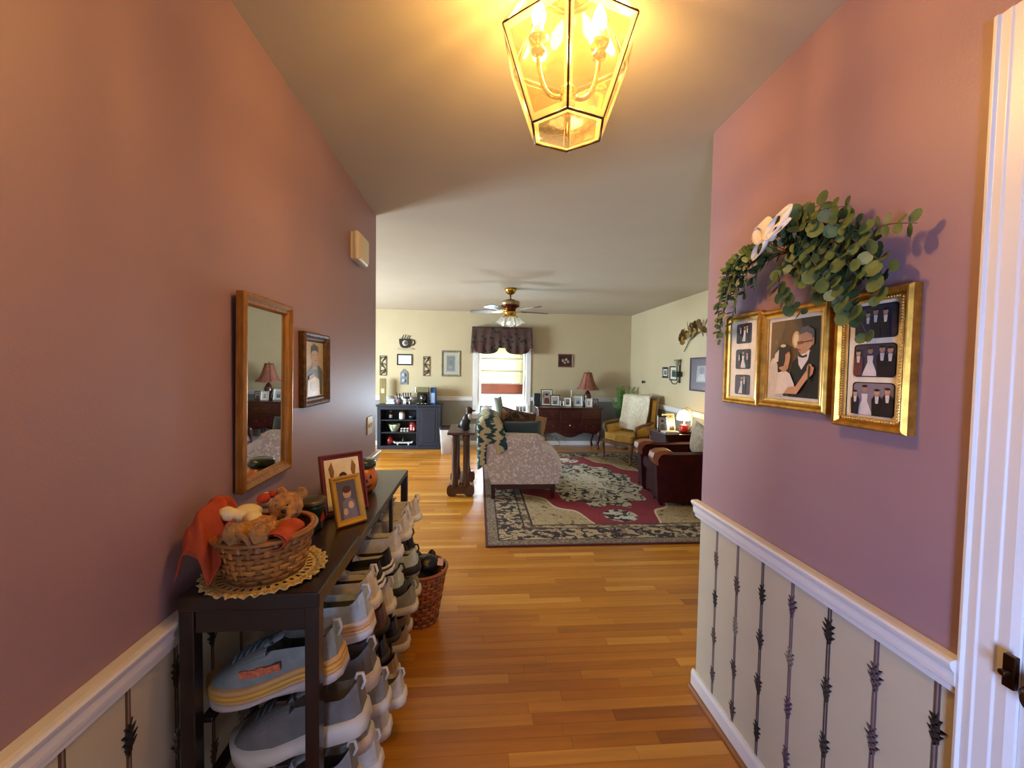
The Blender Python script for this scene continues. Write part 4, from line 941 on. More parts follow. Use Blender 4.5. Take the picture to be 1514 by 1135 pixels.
# ---- rug
def rug_mat(hw, hl):
    m = bpy.data.materials.new('persian_rug'); m.use_nodes = True; nt = m.node_tree; N = nt.nodes; Lk = nt.links; b = N['Principled BSDF']; b.inputs['Roughness'].default_value = .95
    tc = N.new('ShaderNodeTexCoord'); sx = N.new('ShaderNodeSeparateXYZ'); Lk.new(tc.outputs['Object'], sx.inputs[0])
    def mth(op, a, c=None, d=None):
        n = N.new('ShaderNodeMath'); n.operation = op
        for i, v in enumerate((a, c, d)):
            if v is None: continue
            if isinstance(v, (int, float)): n.inputs[i].default_value = v
            else: Lk.new(v, n.inputs[i])
        return n.outputs[0]
    ax, ay = mth('ABSOLUTE', sx.outputs[0]), mth('ABSOLUTE', sx.outputs[1])
    d = mth('MINIMUM', mth('SUBTRACT', hw, ax), mth('SUBTRACT', hl, ay))
    no = N.new('ShaderNodeTexNoise'); no.inputs['Scale'].default_value = 9; no.inputs['Detail'].default_value = 3; Lk.new(tc.outputs['Object'], no.inputs['Vector'])
    vo = N.new('ShaderNodeTexVoronoi'); vo.inputs['Scale'].default_value = 9; vo.inputs['Randomness'].default_value = .55
    Lk.new(tc.outputs['Object'], vo.inputs['Vector'])
    wv = N.new('ShaderNodeTexNoise'); wv.inputs['Scale'].default_value = 10; wv.inputs['Distortion'].default_value = 1.6; Lk.new(tc.outputs['Object'], wv.inputs['Vector'])
    fine = N.new('ShaderNodeTexNoise'); fine.inputs['Scale'].default_value = 70; Lk.new(tc.outputs['Object'], fine.inputs['Vector'])
    def col_(h): 
        n = N.new('ShaderNodeRGB'); n.outputs[0].default_value = lin(h); return n.outputs[0]
    def mix(f, a, c):
        n = N.new('ShaderNodeMix'); n.data_type = 'RGBA'; Lk.new(f, n.inputs[0]); Lk.new(a, n.inputs[6]); Lk.new(c, n.inputs[7]); return n.outputs[2]
    def step(v, lo, hi):
        n = N.new('ShaderNodeMapRange'); n.inputs['From Min'].default_value = lo; n.inputs['From Max'].default_value = hi; Lk.new(v, n.inputs['Value']); return n.outputs[0]
    vd = vo.outputs['Distance']
    ring = mth('PINGPONG', vd, .11)
    motif = mix(step(wv.outputs[0], .49, .53), col_('2a1a16'), col_('a38d6a'))
    motif = mix(step(vd, .30, .26), motif, mix(step(ring, .03, .06), col_('74483a'), col_('b09a76')))
    motif = mix(step(vd, .10, .07), motif, col_('5c2a26'))
    guard = mix(step(fine.outputs[0], .45, .6), col_('5e4a3a'), col_('8a7860'))
    field = mix(step(fine.outputs[0], .35, .65), col_('8d7650'), col_('b29a72'))
    field = mix(step(wv.outputs[0], .60, .64), field, col_('6a5138'))
    # medallion: lobed diamond around the centre
    ang = mth('ARCTAN2', mth('MULTIPLY', sx.outputs[1], .62), sx.outputs[0])
    rad = mth('SQRT', mth('ADD', mth('POWER', ax, 2.0), mth('POWER', mth('MULTIPLY', ay, .62), 2.0)))
    lob = mth('MULTIPLY_ADD', mth('COSINE', mth('MULTIPLY', ang, 12)), .045, rad)
    lob4 = mth('MULTIPLY_ADD', mth('COSINE', mth('MULTIPLY', ang, 4)), -.10, lob)
    red = mix(step(fine.outputs[0], .4, .6), col_('6e121c'), col_('8a1a26'))
    inner = mix(step(wv.outputs[0], .47, .50), col_('221716'), col_('b9af96'))
    cen = mix(step(wv.outputs[0], .55, .58), col_('c4bda4'), col_('6c6658'))
    c = mix(step(lob4, .90, .89), field, col_('c8b48e'))
    c = mix(step(lob4, .875, .87), c, red)
    c = mix(step(lob, .60, .59), c, inner)
    c = mix(step(lob, .28, .27), c, cen)
    # pendants on the long axis
    pr = mth('SQRT', mth('ADD', mth('POWER', mth('MULTIPLY', ax, 1.0), 2.0), mth('POWER', mth('SUBTRACT', ay, 1.2), 2.0)))
    c = mix(step(pr, .29, .28), c, red); c = mix(step(pr, .17, .16), c, inner)
    c = mix(step(d, .44, .435), c, col_('2a1a14'))
    c = mix(step(d, .42, .415), c, mix(step(wv.outputs[0], .5, .53), col_('5f4a34'), col_('a08a64')))
    c = mix(step(d, .36, .355), c, col_('241614'))
    c = mix(step(d, .345, .34), c, motif)
    c = mix(step(d, .12, .117), c, col_('241614'))
    c = mix(step(d, .108, .105), c, guard)
    c = mix(step(d, .025, .022), c, col_('4a1414'))
    Lk.new(c, b.inputs['Base Color'])
    bp = N.new('ShaderNodeBump'); bp.inputs['Strength'].default_value = .2; Lk.new(fine.outputs[0], bp.inputs['Height']); Lk.new(bp.outputs[0], b.inputs['Normal'])
    return m
RGX, RGY, RHW, RHL = 1.39, 5.10, 1.32, 1.85
rg = MB().box(-RHW, RHW, -RHL, RHL, .0005, .010).build('persian_rug', rug_mat(RHW, RHL), None, (RGX, RGY, 0), bevel=.003)
tag(rg, 'large patterned rug with red medallion and dark floral border on oak floor', 'rug')

# ---- sofa, end panel towards the hall, facing right
M_sofa = patterned('grey_rose_brocade', 'b8a8a0', 'e0d8d0', 'noise', 34, .52, .60, .8, dist=3)
M_cream = mat('cream_upholstery', 'c9c0b2', .85, var=.08, scale=20)
sf = thing('sofa', 'brocade sofa with rolled arms seen end on, on the patterned rug', 'sofa', (.47, 4.40, .011))
SL = 1.75
endp = [(.15-.47, .17), (.885-.47, .17), (.885-.47, .38), (.85-.47, .50), (.77-.47, .60), (.66-.47, .655), (.05-.47, .655), (.03-.47, .60), (.06-.47, .45)]
for y0, y1, nm in ((0, .16, 'arm'), (SL-.16, SL, 'arm')):
    ar = MB().prism(endp, 'y', y0, y1).build(nm, M_sofa, sf, bevel=.02)
    MB().tube([(.055-.47, (y0+y1)/2, .622), (.2-.47, (y0+y1)/2, .628), (.64-.47, (y0+y1)/2, .622), (.70-.47, (y0+y1)/2, .60)], [.085, .088, .085, .07], 14).build('arm_roll', M_sofa, ar)
    P = [(.70-.47, .615), (.80-.47, .575), (.87-.47, .49), (.905-.47, .38), (.905-.47, .33), (.875-.47, .33), (.84-.47, .44), (.76-.47, .52), (.68-.47, .55)]
    MB().prism(P, 'y', y0-.012, y1+.012).build('arm_front', M_cream, ar, bevel=.012)
bkp = [(.15-.47, .17), (.34-.47, .17), (.30-.47, .45), (.24-.47, .72), (.20-.47, .83), (.12-.47, .865), (.05-.47, .84), (.03-.47, .76), (.07-.47, .5)]
MB().prism(bkp, 'y', .02, SL-.02, smooth=False).build('back', M_sofa, sf, bevel=.03)
MB().box(.15-.47, .86-.47, .165, SL-.165, .17, .33).build('seat_base', M_sofa, sf, bevel=.015)
for k in range(2): MB().box(.32-.47, .89-.47, .175+k*(SL-.35)/2, .17+(k+1)*(SL-.35)/2, .335, .47).build('seat_cushion', M_cream, sf, bevel=.04)
for x, y in ((.17, .03), (.82, .03), (.17, SL-.09), (.82, SL-.09)):
    MB().loft([[(x-.47+dx*.018, y+.03+dy*.018, 0) for dx, dy in ((-1, -1), (1, -1), (1, 1), (-1, 1))], [(x-.47+dx*.027, y+.03+dy*.027, .17) for dx, dy in ((-1, -1), (1, -1), (1, 1), (-1, 1))]], smooth=False).build('leg', M_mah, sf)
MB().box(.2-.47, .80-.47, .05, .075, .10, .17).build('stretcher', M_mah, sf); MB().box(.16-.47, .18-.47, .10, SL-.1, .08, .17).build('back_rail', M_mah, sf)
# ---- throw over sofa back
def profile_drape(path, y0, y1, nm, M_, label, cat, amp=.012, seed=1, thick=.012, ny=30):
    P = [Vector((p[0], 0, p[1])) for p in path]
    n = len(P)-1
    def fn(u, v):
        q = u*n; i = min(n-1, int(q)); p = P[i].lerp(P[i+1], q-i)
        if v < .16: p = p.lerp(Vector((.15, 0, .45)), (.16-v)/.16*.62)
        v_ = max(v, .16)
        w_ = amp*noise.noise(Vector((u*5+seed, v*7, seed)))*(0.35+1.3*abs(u-.5))
        return (p.x+w_, y0+(y1-y0)*(v_-.16)/.84-.012*(v < .16)+.008*noise.noise(Vector((u*4, v*2, seed+5))), p.z+.3*w_)
    o = MB().grid(fn, 40, ny).build(nm, M_, solid=thick)
    return tag(o, label, cat)
M_throw = patterned('zigzag_throw', '24424a', 'b3a984', 'wave', 2.2, .42, .52, .95, stretch=(1, 3.2, 3.4), dist=6.5, bump=.3)
profile_drape([(.005, .34), (.0, .5), (-.005, .7), (.0, .85), (.05, .90), (.14, .915), (.22, .885), (.265, .8), (.295, .65), (.31, .56)], 4.395, 5.12, 'throw_blanket', M_throw, 'olive and dark teal zigzag throw draped over the sofa back', 'blanket', seed=2)
def pillow(nm, w_, h_, d_, M_, loc, rot, label, cat='pillow'):
    def side(sg):
        def fn(u, v):
            x, z = (u-.5)*2, (v-.5)*2
            e = max(0, (1-abs(x)**2.6))*max(0, (1-abs(z)**2.6))
            pin = 1-.07*(1-abs(x))*(abs(z) > .99)-.0
            k = 1-.06*(1-x*x)*(z*z)*0
            return (x*w_/2*(1-.05*(1-z*z)*0), sg*d_/2*e**.55, z*h_/2*pin)
        return fn
    b = MB().grid(side(1), 16, 16).grid(side(-1), 16, 16)
    o = b.build(nm, M_, None, loc, rot)
    return tag(o, label, cat)
pillow('throw_pillow', .46, .34, .16, mat('teal_velvet', '123036', .7, sheen=.5, var=.2), (.50, 4.70, .655), (math.radians(-12), 0, math.radians(6)), 'dark teal velvet pillow on sofa behind the near arm')
pillow('throw_pillow', .44, .40, .18, patterned('brown_tapestry', '2e2018', '7a5a3a', 'noise', 11, .45, .58, .9, c_c='56301e', dist=2), (.47, 5.05, .72), (math.radians(-18), math.radians(14), math.radians(6)), 'brown floral tapestry pillow standing behind the teal pillow')
pillow('throw_pillow', .36, .36, .14, mat('tan_pillow', '9a7a5a', .9), (.68, 5.30, .66), (math.radians(-15), math.radians(14), 0), 'plain tan pillow on sofa beside tapestry pillow')
pillow('bolster_pillow', .10, .42, .09, mat('grey_green_linen', '8c9484', .9), (.285, 5.40, .845), (0, math.radians(-11), 0), 'slim grey-green bolster standing upright behind the tapestry pillow')
# ---- sofa table with bird
st = thing('sofa_table', 'narrow brown trestle table standing behind the sofa', 'table', (-.185, 4.9, 0))
MB().box(-.15, .15, -.36, .36, .685, .712).build('tabletop', M_walnut, st, bevel=.006)
for y in (-.30, .30):
    for x in (-.07, .055):
        MB().lathe([(.030, .09), (.042, .12), (.040, .16), (.032, .2), (.034, .6), (.042, .65), (.042, .685)], (x, y, 0), 14).build('column', M_walnut, st)
    foot = [(-.15, .07)]+el(-.105, .07, .048, .062, 9, PI, 0)[1:-1]+[(-.055, .10), (-.02, .12), (.02, .12), (.055, .10)]+el(.105, .07, .048, .062, 9, PI, 0)[1:-1]+[(.15, .07), (.15, .035), (.13, .004), (.07, .0), (.04, .03), (-.04, .03), (-.07, .0), (-.13, .004), (-.15, .035)]
    MB().prism(foot, 'y', y-.032, y+.032).build('foot', M_walnut, st, bevel=.006)
MB().box(-.02, .02, -.27, .27, .10, .135).build('stretcher', M_walnut, st)
bd = thing('bird_figure', 'dark carved bird figure with white breast standing on the sofa table', 'figurine', (-.12, 4.74, .713))
M_bird = mat('dark_feather_paint', '1f1714', .45, var=.4, scale=20)
blob('body', [((-.03, 0, .07), (.055, .05, .075)), ((-.01, 0, .12), (.05, .045, .07)), ((.015, 0, .18), (.035, .032, .06)), ((.02, 0, .225), (.042, .033, .036)), ((-.075, .01, .05), (.05, .025, .03)), ((-.02, 0, .02), (.05, .045, .024))], M_bird, bd, .007, 5)
MB().lathe([(.011, 0), (.008, .025), (.0, .04)], (.052, 0, .222), 8, ax='x').build('beak', flat('3a2418', .4), bd)
MB().ell((.022, -.012, .155), (.028, .034, .042), 12, 8).build('white_breast', flat('cfc6ba', .6), bd)
MB().ell((.012, 0, .243), (.036, .030, .025), 12, 8).build('red_crown', flat('5a221a', .5), bd)
# ---- white bin
wbn = thing('waste_bin', 'white square waste bin with black liner standing by the far wall', 'bin', (-.50, 6.95, 0))
MB().loft([[(x, y, z) for x, y in rrect(-a_, a_, -a_, a_, .03)] for a_, z in ((.10, 0), (.13, .42), (.136, .43), (.124, .43), (.10, .02))], cap1=False).build('body', mat('white_plastic', 'd3d3d0', .5), wbn)
MB().loft([[(x, y, z) for x, y in rrect(-a_, a_, -a_, a_, .03)] for a_, z in ((.137, .40), (.140, .435), (.12, .44), (.118, .30))], cap0=False, cap1=False).build('liner', mat('black_liner', '15151a', .4), wbn)

# ---- coffee cabinet
M_navy = mat('blue_black_paint', '1c2230', .45, var=.12)
CX0, CX1, CY0, CY1, CZ = -1.72, -.655, 7.22, 7.62, .768
cb = thing('coffee_cabinet', 'blue-black cabinet with open cubbies and one plain door, against far wall', 'cabinet', (-1.19, 7.42, 0))
def cbx(nm, x0, x1, y0, y1, z0, z1, parent=cb, M_=M_navy, bev=.004): return MB().box(x0+1.19, x1+1.19, y0-7.42, y1-7.42, z0, z1).build(nm, M_, parent, bevel=bev)
cbx('top', CX0-.015, CX1+.015, CY0-.02, CY1, CZ-.03, CZ)
cbx('side_panel', CX0, CX0+.06, CY0, CY1, 0, CZ-.03); cbx('side_panel', CX1-.03, CX1, CY0, CY1, 0, CZ-.03); cbx('divider', -1.055, -1.03, CY0, CY1, .0, CZ-.03)
cbx('back_panel', CX0+.06, CX1-.03, CY1-.012, CY1, .05, CZ-.03, bev=0); cbx('base', CX0+.06, CX1-.03, CY0+.002, CY1-.012, 0, .06)
for z in (.275, .49): cbx('shelf', CX0+.06, -1.055, CY0+.01, CY1-.012, z, z+.018)
cbx('face_rail', CX0+.06, -1.055, CY0, CY0+.02, CZ-.085, CZ-.03)
dd = cbx('door', -1.026, CX1-.034, CY0-.004, CY0+.016, .064, CZ-.034)
cbx('door_panel', -.975, CX1-.085, CY0-.010, CY0-.004, .12, CZ-.09, dd)
def simple(nm, label, cat, prof, loc, M_, seg=18, group=None, ex=1, ey=1):
    return tag(MB().lathe(prof, (0, 0, 0), seg, ex=ex, ey=ey).build(nm, M_, None, loc), label, cat, group)
yq = 7.36
def jar2(nm, label, cat, loc, body, M_b, lid, M_l, band=None, M_band=None):
    t = thing(nm, label, cat, loc)
    MB().lathe(body, (0, 0, 0), 18).build('body', M_b, t); MB().lathe(lid, (0, 0, 0), 18).build('lid', M_l, t)
    if band: MB().lathe(band, (0, 0, 0), 18).build('label', M_band, t)
    return t
M_dark = mat('dark_glass', '14100e', .12, coat=.5); M_wht = mat('white_glaze', 'cfcac0', .3, coat=.3); M_redg = mat('red_glaze', '8a1a1c', .3, coat=.4)
jar2('bottle', 'dark bottle with white label on upper cabinet shelf', 'bottle', (-1.52, yq, .509), [(.026, 0), (.028, .01), (.028, .085), (.012, .11), (.011, .125)], M_dark, [(.013, .124), (.013, .14), (0, .141)], flat('c9c4ba'), [(.0286, .02), (.0286, .075)], flat('c9c4ba'))
jar2('canister', 'cream lidded canister on upper cabinet shelf', 'canister', (-1.325, yq, .509), [(.045, 0), (.05, .01), (.05, .095), (.046, .105)], M_wht, [(.049, .104), (.049, .118), (.01, .125), (.008, .135), (0, .136)], mat('tan_wood_lid', '8a7a60', .6))
simple('dark_bowl', 'dark pottery bowl on upper cabinet shelf', 'bowl', [(.03, 0), (.05, .02), (.065, .06), (.062, .06), (.045, .022), (0, .012)], (-1.155, yq, .509), mat('dark_pottery', '20242c', .4))
simple('green_bowl', 'wide green and white serving bowl on middle cabinet shelf', 'bowl', [(.05, 0), (.06, .01), (.095, .09), (.1, .125), (.094, .125), (.085, .09), (.05, .018), (0, .016)], (-1.455, yq, .294), patterned('green_white_glaze', '7a8a58', 'c6ccc4', 'noise', 9, .45, .55, .35))
for i in range(3):
    jar2('small_mug', 'small white mug with dark print on middle cabinet shelf', 'mug', (-1.325+.052*i, yq-.02, .294), [(.021, 0), (.023, .004), (.023, .06), (.02, .06), (.018, .01)], M_wht, [(.0232, .02), (.0236, .03), (.0232, .04)], flat('2a2a30'))
for o in [o for o in col.objects if o.name.startswith('small_mug')]: o['group'] = 'small mugs on middle cabinet shelf'
sj = jar2('cookie_jar', 'red lidded cookie jar with white snowman shapes on middle shelf', 'jar', (-1.135, yq, .294), [(.055, 0), (.066, .02), (.07, .07), (.066, .12), (.055, .14)], M_redg, [(.057, .138), (.05, .155), (.02, .17), (.014, .182), (0, .185)], M_redg)
for a_, s_ in ((-1.9, 1), (-1.25, .9)):
    for zz, r_ in ((.045, .018), (.075, .013)): MB().ell((.069*math.cos(a_), .069*math.sin(a_), zz*s_), (r_*.9, .006, r_), 10, 6).build('white_shape', M_wht, sj)
jar2('red_pot', 'round red lidded pot on bottom cabinet shelf', 'pot', (-1.53, yq, .061), [(.035, 0), (.055, .02), (.062, .06), (.052, .1), (.042, .115)], M_redg, [(.044, .114), (.046, .125), (.015, .14), (.012, .155), (0, .157)], M_redg)
tr = thing('scroll_tray', 'cream footed scroll tray on bottom cabinet shelf', 'tray', (-1.30, yq, .061))
MB().prism([(-.15, .03), (-.17, .055), (-.155, .065), (-.13, .045), (.13, .045), (.155, .065), (.17, .055), (.15, .03), (.11, .03), (.10, .0), (.085, .0), (.075, .028), (-.075, .028), (-.085, .0), (-.10, .0), (-.11, .03)], 'y', -.05, .05).build('tray_body', M_wht, tr, bevel=.004)
jar2('black_figurine', 'small black figurine standing on the cream scroll tray', 'figurine', (-1.30, yq, .107), [(.02, 0), (.026, .02), (.02, .045), (.012, .052)], M_dark, [(.012, .05), (.019, .065), (.015, .08), (0, .088)], M_dark)
# on top of the cabinet
zt_ = CZ+.001
bx_ = thing('glass_dish', 'clear and white covered dish at wall end of coffee cabinet', 'dish', (-1.525, 7.40, zt_))
MB().box(-.075, .075, -.05, .05, 0, .03).build('tray', M_wht, bx_, bevel=.008); MB().box(-.066, .066, -.043, .043, .03, .085).build('cover', mat('frosted_cover', 'b4bcbc', .25, var=.05, coat=.4), bx_, bevel=.012)
ut = thing('utensil_crock', 'grey rose crock with dark handled utensils on coffee cabinet', 'crock', (-1.385, 7.38, zt_))
MB().lathe([(.04, 0), (.052, .03), (.055, .07), (.045, .1), (.042, .1), (.03, .02)], (0, 0, 0), 18).build('crock', mat('grey_rose_glaze', '6a4f50', .4), ut)
for i in range(5):
    a_ = i*1.25
    MB().tube([(.012*math.cos(a_), .012*math.sin(a_), .05), (.05*math.cos(a_), .03*math.sin(a_), .17+.015*(i % 3))], [.005, .008], 8).build('utensil', M_dark, ut)
for i in range(4):
    jar2('spice_bottle', 'slim glass spice bottle in row behind the cow figurine', 'bottle', (-1.335+.042*i, 7.52, zt_), [(.017, 0), (.018, .006), (.018, .13), (.011, .15)], mat('smoky_glass', '6a6664', .15, coat=.5), [(.012, .149), (.013, .19), (0, .191)], flat('2a2224'))
    col.objects[-3]['group'] = 'spice bottles on coffee cabinet'
for o in [o for o in col.objects if o.name.startswith('spice_bottle')]: o['group'] = 'spice bottles on coffee cabinet'
cw = thing('cow_figurine', 'cream and black cow shaped holder on coffee cabinet', 'figurine', (-1.245, 7.36, zt_))
blob('body', [((0, 0, .075), (.07, .035, .038)), ((-.05, 0, .025), (.017, .02, .032)), ((.05, 0, .025), (.017, .02, .032)), ((-.02, 0, .025), (.014, .02, .032)), ((.075, 0, .10), (.026, .022, .022)), ((-.075, 0, .10), (.022, .018, .02))], M_wht, cw, .006, 4)
MB().ell((0, -.006, .108), (.06, .033, .026), 12, 8).build('black_saddle', M_dark, cw)
MB().lathe([(.022, 0), (.02, .006), (0, .007)], (0, -.036, .075), 12, ax='y').build('medallion', flat('8a7a8a'), cw)
cm = thing('coffee_maker', 'black and chrome coffee maker at open end of coffee cabinet', 'coffee maker', (-.975, 7.40, zt_))
M_chr = mat('brushed_chrome', '9aa094', .2, 1, var=.1)
MB().box(-.11, .11, -.1, .1, 0, .03).build('base', M_dark, cm, bevel=.006); MB().box(-.11, .11, .03, .1, .03, .21).build('tower', M_dark, cm, bevel=.004)
MB().box(-.12, .11, -.1, .1, .21, .30).build('brew_head', M_chr, cm, bevel=.008); MB().box(-.16, -.12, -.03, .03, .235, .275).build('lid_tab', M_dark, cm, bevel=.01)
MB().lathe([(.05, .032), (.062, .05), (.064, .12), (.05, .16), (.042, .175)], (.01, -.035, 0), 18).build('carafe', mat('carafe_glass', '1a1c18', .05, coat=1), cm)
MB().tube([(.01, -.10, .15), (.01, -.135, .14), (.01, -.135, .08), (.01, -.10, .06)], .008, 8).build('carafe_handle', M_dark, cm)
for i in range(3): MB().lathe([(.012, -.104), (.012, -.1)], (-.06+.06*i, 0, .016), 10, ax='y').build('button', M_chr, cm)
bb_ = thing('blue_box', 'tall blue coffee filter box beside the coffee maker', 'box', (-.795, 7.44, zt_))
MB().box(-.045, .045, -.09, .09, 0, .29).build('carton', mat('blue_card', '2a4a86', .5, var=.15), bb_, bevel=.003); MB().box(-.03, .03, -.0915, -.0902, .03, .2).build('label', flat('8fa6c4'), bb_)
pb = thing('wood_board', 'tan wooden board standing upright on the coffee cabinet', 'board', (-1.685, 7.5, zt_))
MB().prism(rrect(-.055, .055, 0, .44, .02), 'y', -.012, .012).build('board', mat('olive_tan_wood', '7a6a3a', .5, var=.2, scale=4, stretch=(8, 1, 1)), pb, bevel=.003)
MB().box(-.03, .03, -.016, -.0122, .18, .26).build('tag', flat('c4b690'), pb)

# ---- art on the far wall
cup = thing('cup_plaque', 'black coffee cup shaped plaque with steam above the certificate', 'wall plaque', (-1.325, YF-.001, 1.72))
MB().prism([(-.11, .20), (.11, .20), (.105, .12), (.08, .06), (.04, .035), (-.04, .035), (-.08, .06), (-.105, .12)], 'y', -.018, 0).build('cup', flat('16110f', .4), cup, bevel=.003)
MB().tube([(.10, -.009, .175), (.15, -.009, .18), (.165, -.009, .13), (.135, -.009, .09), (.09, -.009, .085)], .011, 8).build('cup_handle', flat('16110f', .4), cup)
MB().prism(el(0, .02, .15, .026, 24), 'y', -.014, -.002).build('saucer', flat('a49a78', .5), cup)
MB().lathe([(.05, -.021), (.05, -.0182), (.0, -.0181)], (0, 0, .125), 20, ax='y').build('medallion', flat('b9b2a4'), cup); MB().lathe([(.03, -.0235), (.03, -.0212), (.0, -.0211)], (0, 0, .125), 20, ax='y').build('medallion_center', flat('6a5648'), cup)
for i, x in enumerate((-.055, -.01, .035, .07)):
    MB().tube([(x, -.008, .20), (x-.015, -.008, .225), (x+.015, -.008, .25), (x, -.008, .275-.01*abs(i-1))], .009, 6).build('steam', flat('8a8470', .5), cup)
doc = [(FULL, 'dfe6e2')]+[([(.12+.27*k, .15), (.30+.27*k, .15), (.30+.27*k, .85), (.12+.27*k, .85)], 'c4d0ce') for k in range(3)]+[([(.1, .90), (.9, .90), (.9, .93), (.1, .93)], 'aab6b6')]
frame('picture_frame', 'thin black frame with pale printed certificate below the coffee cup', 'picture frame', (-1.334, YF, 1.447), 0, .275, .2, .024, .015, mat('black_frame', '14110f', .4), doc, 0, 'dfe6e2')
pq = thing('slate_plaque', 'grey tag shaped plaque hanging below the certificate', 'wall plaque', (-1.344, YF-.001, 1.10))
M_slate = mat('slate_grey', '6f7578', .7, var=.2, scale=25)
MB().prism([(-.066, 0), (.066, 0), (.066, .21), (.04, .245), (-.04, .245), (-.066, .21)], 'y', -.012, 0).build('board', M_slate, pq, bevel=.002)
MB().tube([(.025*math.cos(PI*i/8), -.006, .245+.03*math.sin(PI*i/8)) for i in range(9)], .005, 6).build('hanger', M_slate, pq)
for i in range(2): MB().lathe([(.04, -.0135), (.04, -.0122), (.03, -.0122)], (0, 0, .07+.1*i), 16, ax='y').build('motif', flat('8d9496'), pq)
def scroll_panel(x, label):
    t = thing('iron_scrollwork', label, 'wall decor', (x, YF-.001, 1.262), 0)
    M_i = mat('dark_iron', '34322c', .5, .5)
    b = MB()
    for q in (((-.055, 0), (.055, 0)), ((-.055, .345), (.055, .345)), ((-.055, 0), (-.055, .345)), ((.055, 0), (.055, .345))): b.tube([(q[0][0], -.01, q[0][1]), (q[1][0], -.01, q[1][1])], .0055, 6)
    b.build('border', M_i, t)
    for k in range(3):
        sg = 1 if k % 2 else -1; zc = .06+.115*k; P = []
        for i in range(17):
            a_ = i/16*PI*1.6; r_ = .04*(1-.5*i/16); P.append((sg*(r_*math.cos(a_)), -.01, zc+r_*math.sin(a_)))
        MB().tube(P, .006, 6).build('scroll', M_i, t)
        MB().ell((-sg*.03, -.012, zc+.03), (.018, .006, .014), 8, 6).build('leaf', M_i, t)
    MB().tube([(-.04, -.01, .01), (.03, -.01, .11), (-.03, -.01, .22), (.04, -.01, .335)], .006, 6).build('vine', M_i, t)
scroll_panel(-1.715, 'dark iron scroll panel nearest the hall corner beside certificate')
scroll_panel(-.945, 'dark iron scroll panel between certificate and grey matted picture')
art = [(FULL, '7f8280'), ([(.1, .1), (.9, .1), (.9, .9), (.1, .9)], '707674'), ([(.25, .15), (.7, .2), (.65, .8), (.3, .75)], '838886'), (el(.5, .55, .2, .2), '6a7070')]
frame('picture_frame', 'silver grey frame with wide cream mat and faded grey print', 'picture frame', (-.51, YF, 1.255), 0, .335, .47, .035, .02, mat('pewter_frame', '7d7a68', .4, .3, var=.2, scale=30), art, .055, 'a8a490')
flo = [(FULL, '2e120e'), (el(.3, .5, .1, .14), 'a08a7a'), (el(.55, .6, .09, .12), 'b49a8a'), (el(.7, .4, .1, .13), '96806f'), (el(.45, .3, .08, .1), 'a89080'), ([(.1, .1), (.9, .1), (.9, .2), (.1, .2)], '40180f')]
frame('picture_frame', 'small red-brown framed floral print above the mahogany buffet', 'picture frame', (1.605, YF, 1.455), 0, .285, .245, .022, .016, mat('rosewood_frame', '6a4030', .4), flo, 0, '2e120e')

# ---- window dressings
M_val = patterned('dark_floral_valance', '1f1713', '4a382e', 'voronoi', 13, .28, .45, .9, c_c='4a2c24')
vl = thing('window_valance', 'dark floral valance with two scalloped swags over the window', 'valance', (.41, 7.50, 1.68))
def vbottom(x):
    if abs(x) > .54: return .04
    if abs(x) < .06: return .10
    c_ = -.27 if x < 0 else .27
    q = abs(x-c_)/.21
    return .10 if q > 1.0 else .09-.10*math.sqrt(max(0, 1-q**2.6))
def vf(u, v):
    x = -.535+1.07*u; zb_ = vbottom(x); z = .475+(zb_-.475)*v
    flare = 1+.045*v
    return (x*flare, -.012-.012*math.sin(u*46)*v-.01*v, z)
MB().grid(vf, 120, 12).build('swag_front', M_val, vl, solid=.004)
for s_ in (-1, 1): MB().grid(lambda u, v: (s_*(.535+.03*v+.0*u), -.012+.155*u, .475+(-.02-.475)*v+.03*u*v), 4, 8).build('return', M_val, vl, solid=.004)
MB().box(-.535, .535, -.014, .135, .462, .476).build('mounting_board', mat('dark_board', '2a201a', .7), vl)
sh = thing('roman_shade', 'cream roman shade with brown hem band half lowered in the window', 'shade', (.4275, 7.643, .93))
M_shade, M_hem = fabric_translucent('cream_shade', 'cfc6a8', .3), fabric_translucent('brown_hem', '8f6350', .3)
zz = [1.96, 1.80, 1.595, 1.37, 1.145]
for i in range(4):
    z1_, z0_ = zz[i]-.93, zz[i+1]-.93
    MB().grid(lambda u, v: (-.385+.77*u, -.008-.012*math.sin(PI*v)**.7, z1_+(z0_-z1_)*v), 4, 8).build('shade_fold', M_shade, sh, solid=.002)
    MB().box(-.385, .385, -.018, -.004, z0_-.006, z0_+.004).build('shade_rod', flat('5a5244', .6), sh)
MB().grid(lambda u, v: (-.385+.77*u, -.010-.008*math.sin(PI*v), .205+(0.02-.205)*v), 4, 6).build('hem_band', M_hem, sh, solid=.003)
MB().box(-.388, .388, -.022, -.002, 0, .02).build('bottom_bar', M_white, sh, bevel=.002)
MB().tube([(.335, -.026, .87), (.335, -.026, .44)], .003, 6).lathe([(0, .40), (.008, .41), (.006, .44), (0, .445)], (.335, -.026, 0), 8).build('pull_cord', flat('b8b09a'), sh)
zs = WZ0+.001
scene_ = [(FULL, '9aa8a4'), ([(0, 0), (1, 0), (1, .35), (.6, .5), (.3, .35), (0, .5)], '5c6a62'), ([(.5, .35), (.8, .6), (1, .5), (1, .35)], '7a8880')]
frame('picture_frame', 'dark framed landscape photo standing on the window sill', 'picture frame', (.135, 7.60, zs), 0, .22, .13, .014, .012, mat('black_frame', '14110f', .4), scene_, 0, '9aa8a4', tilt=math.radians(-6))
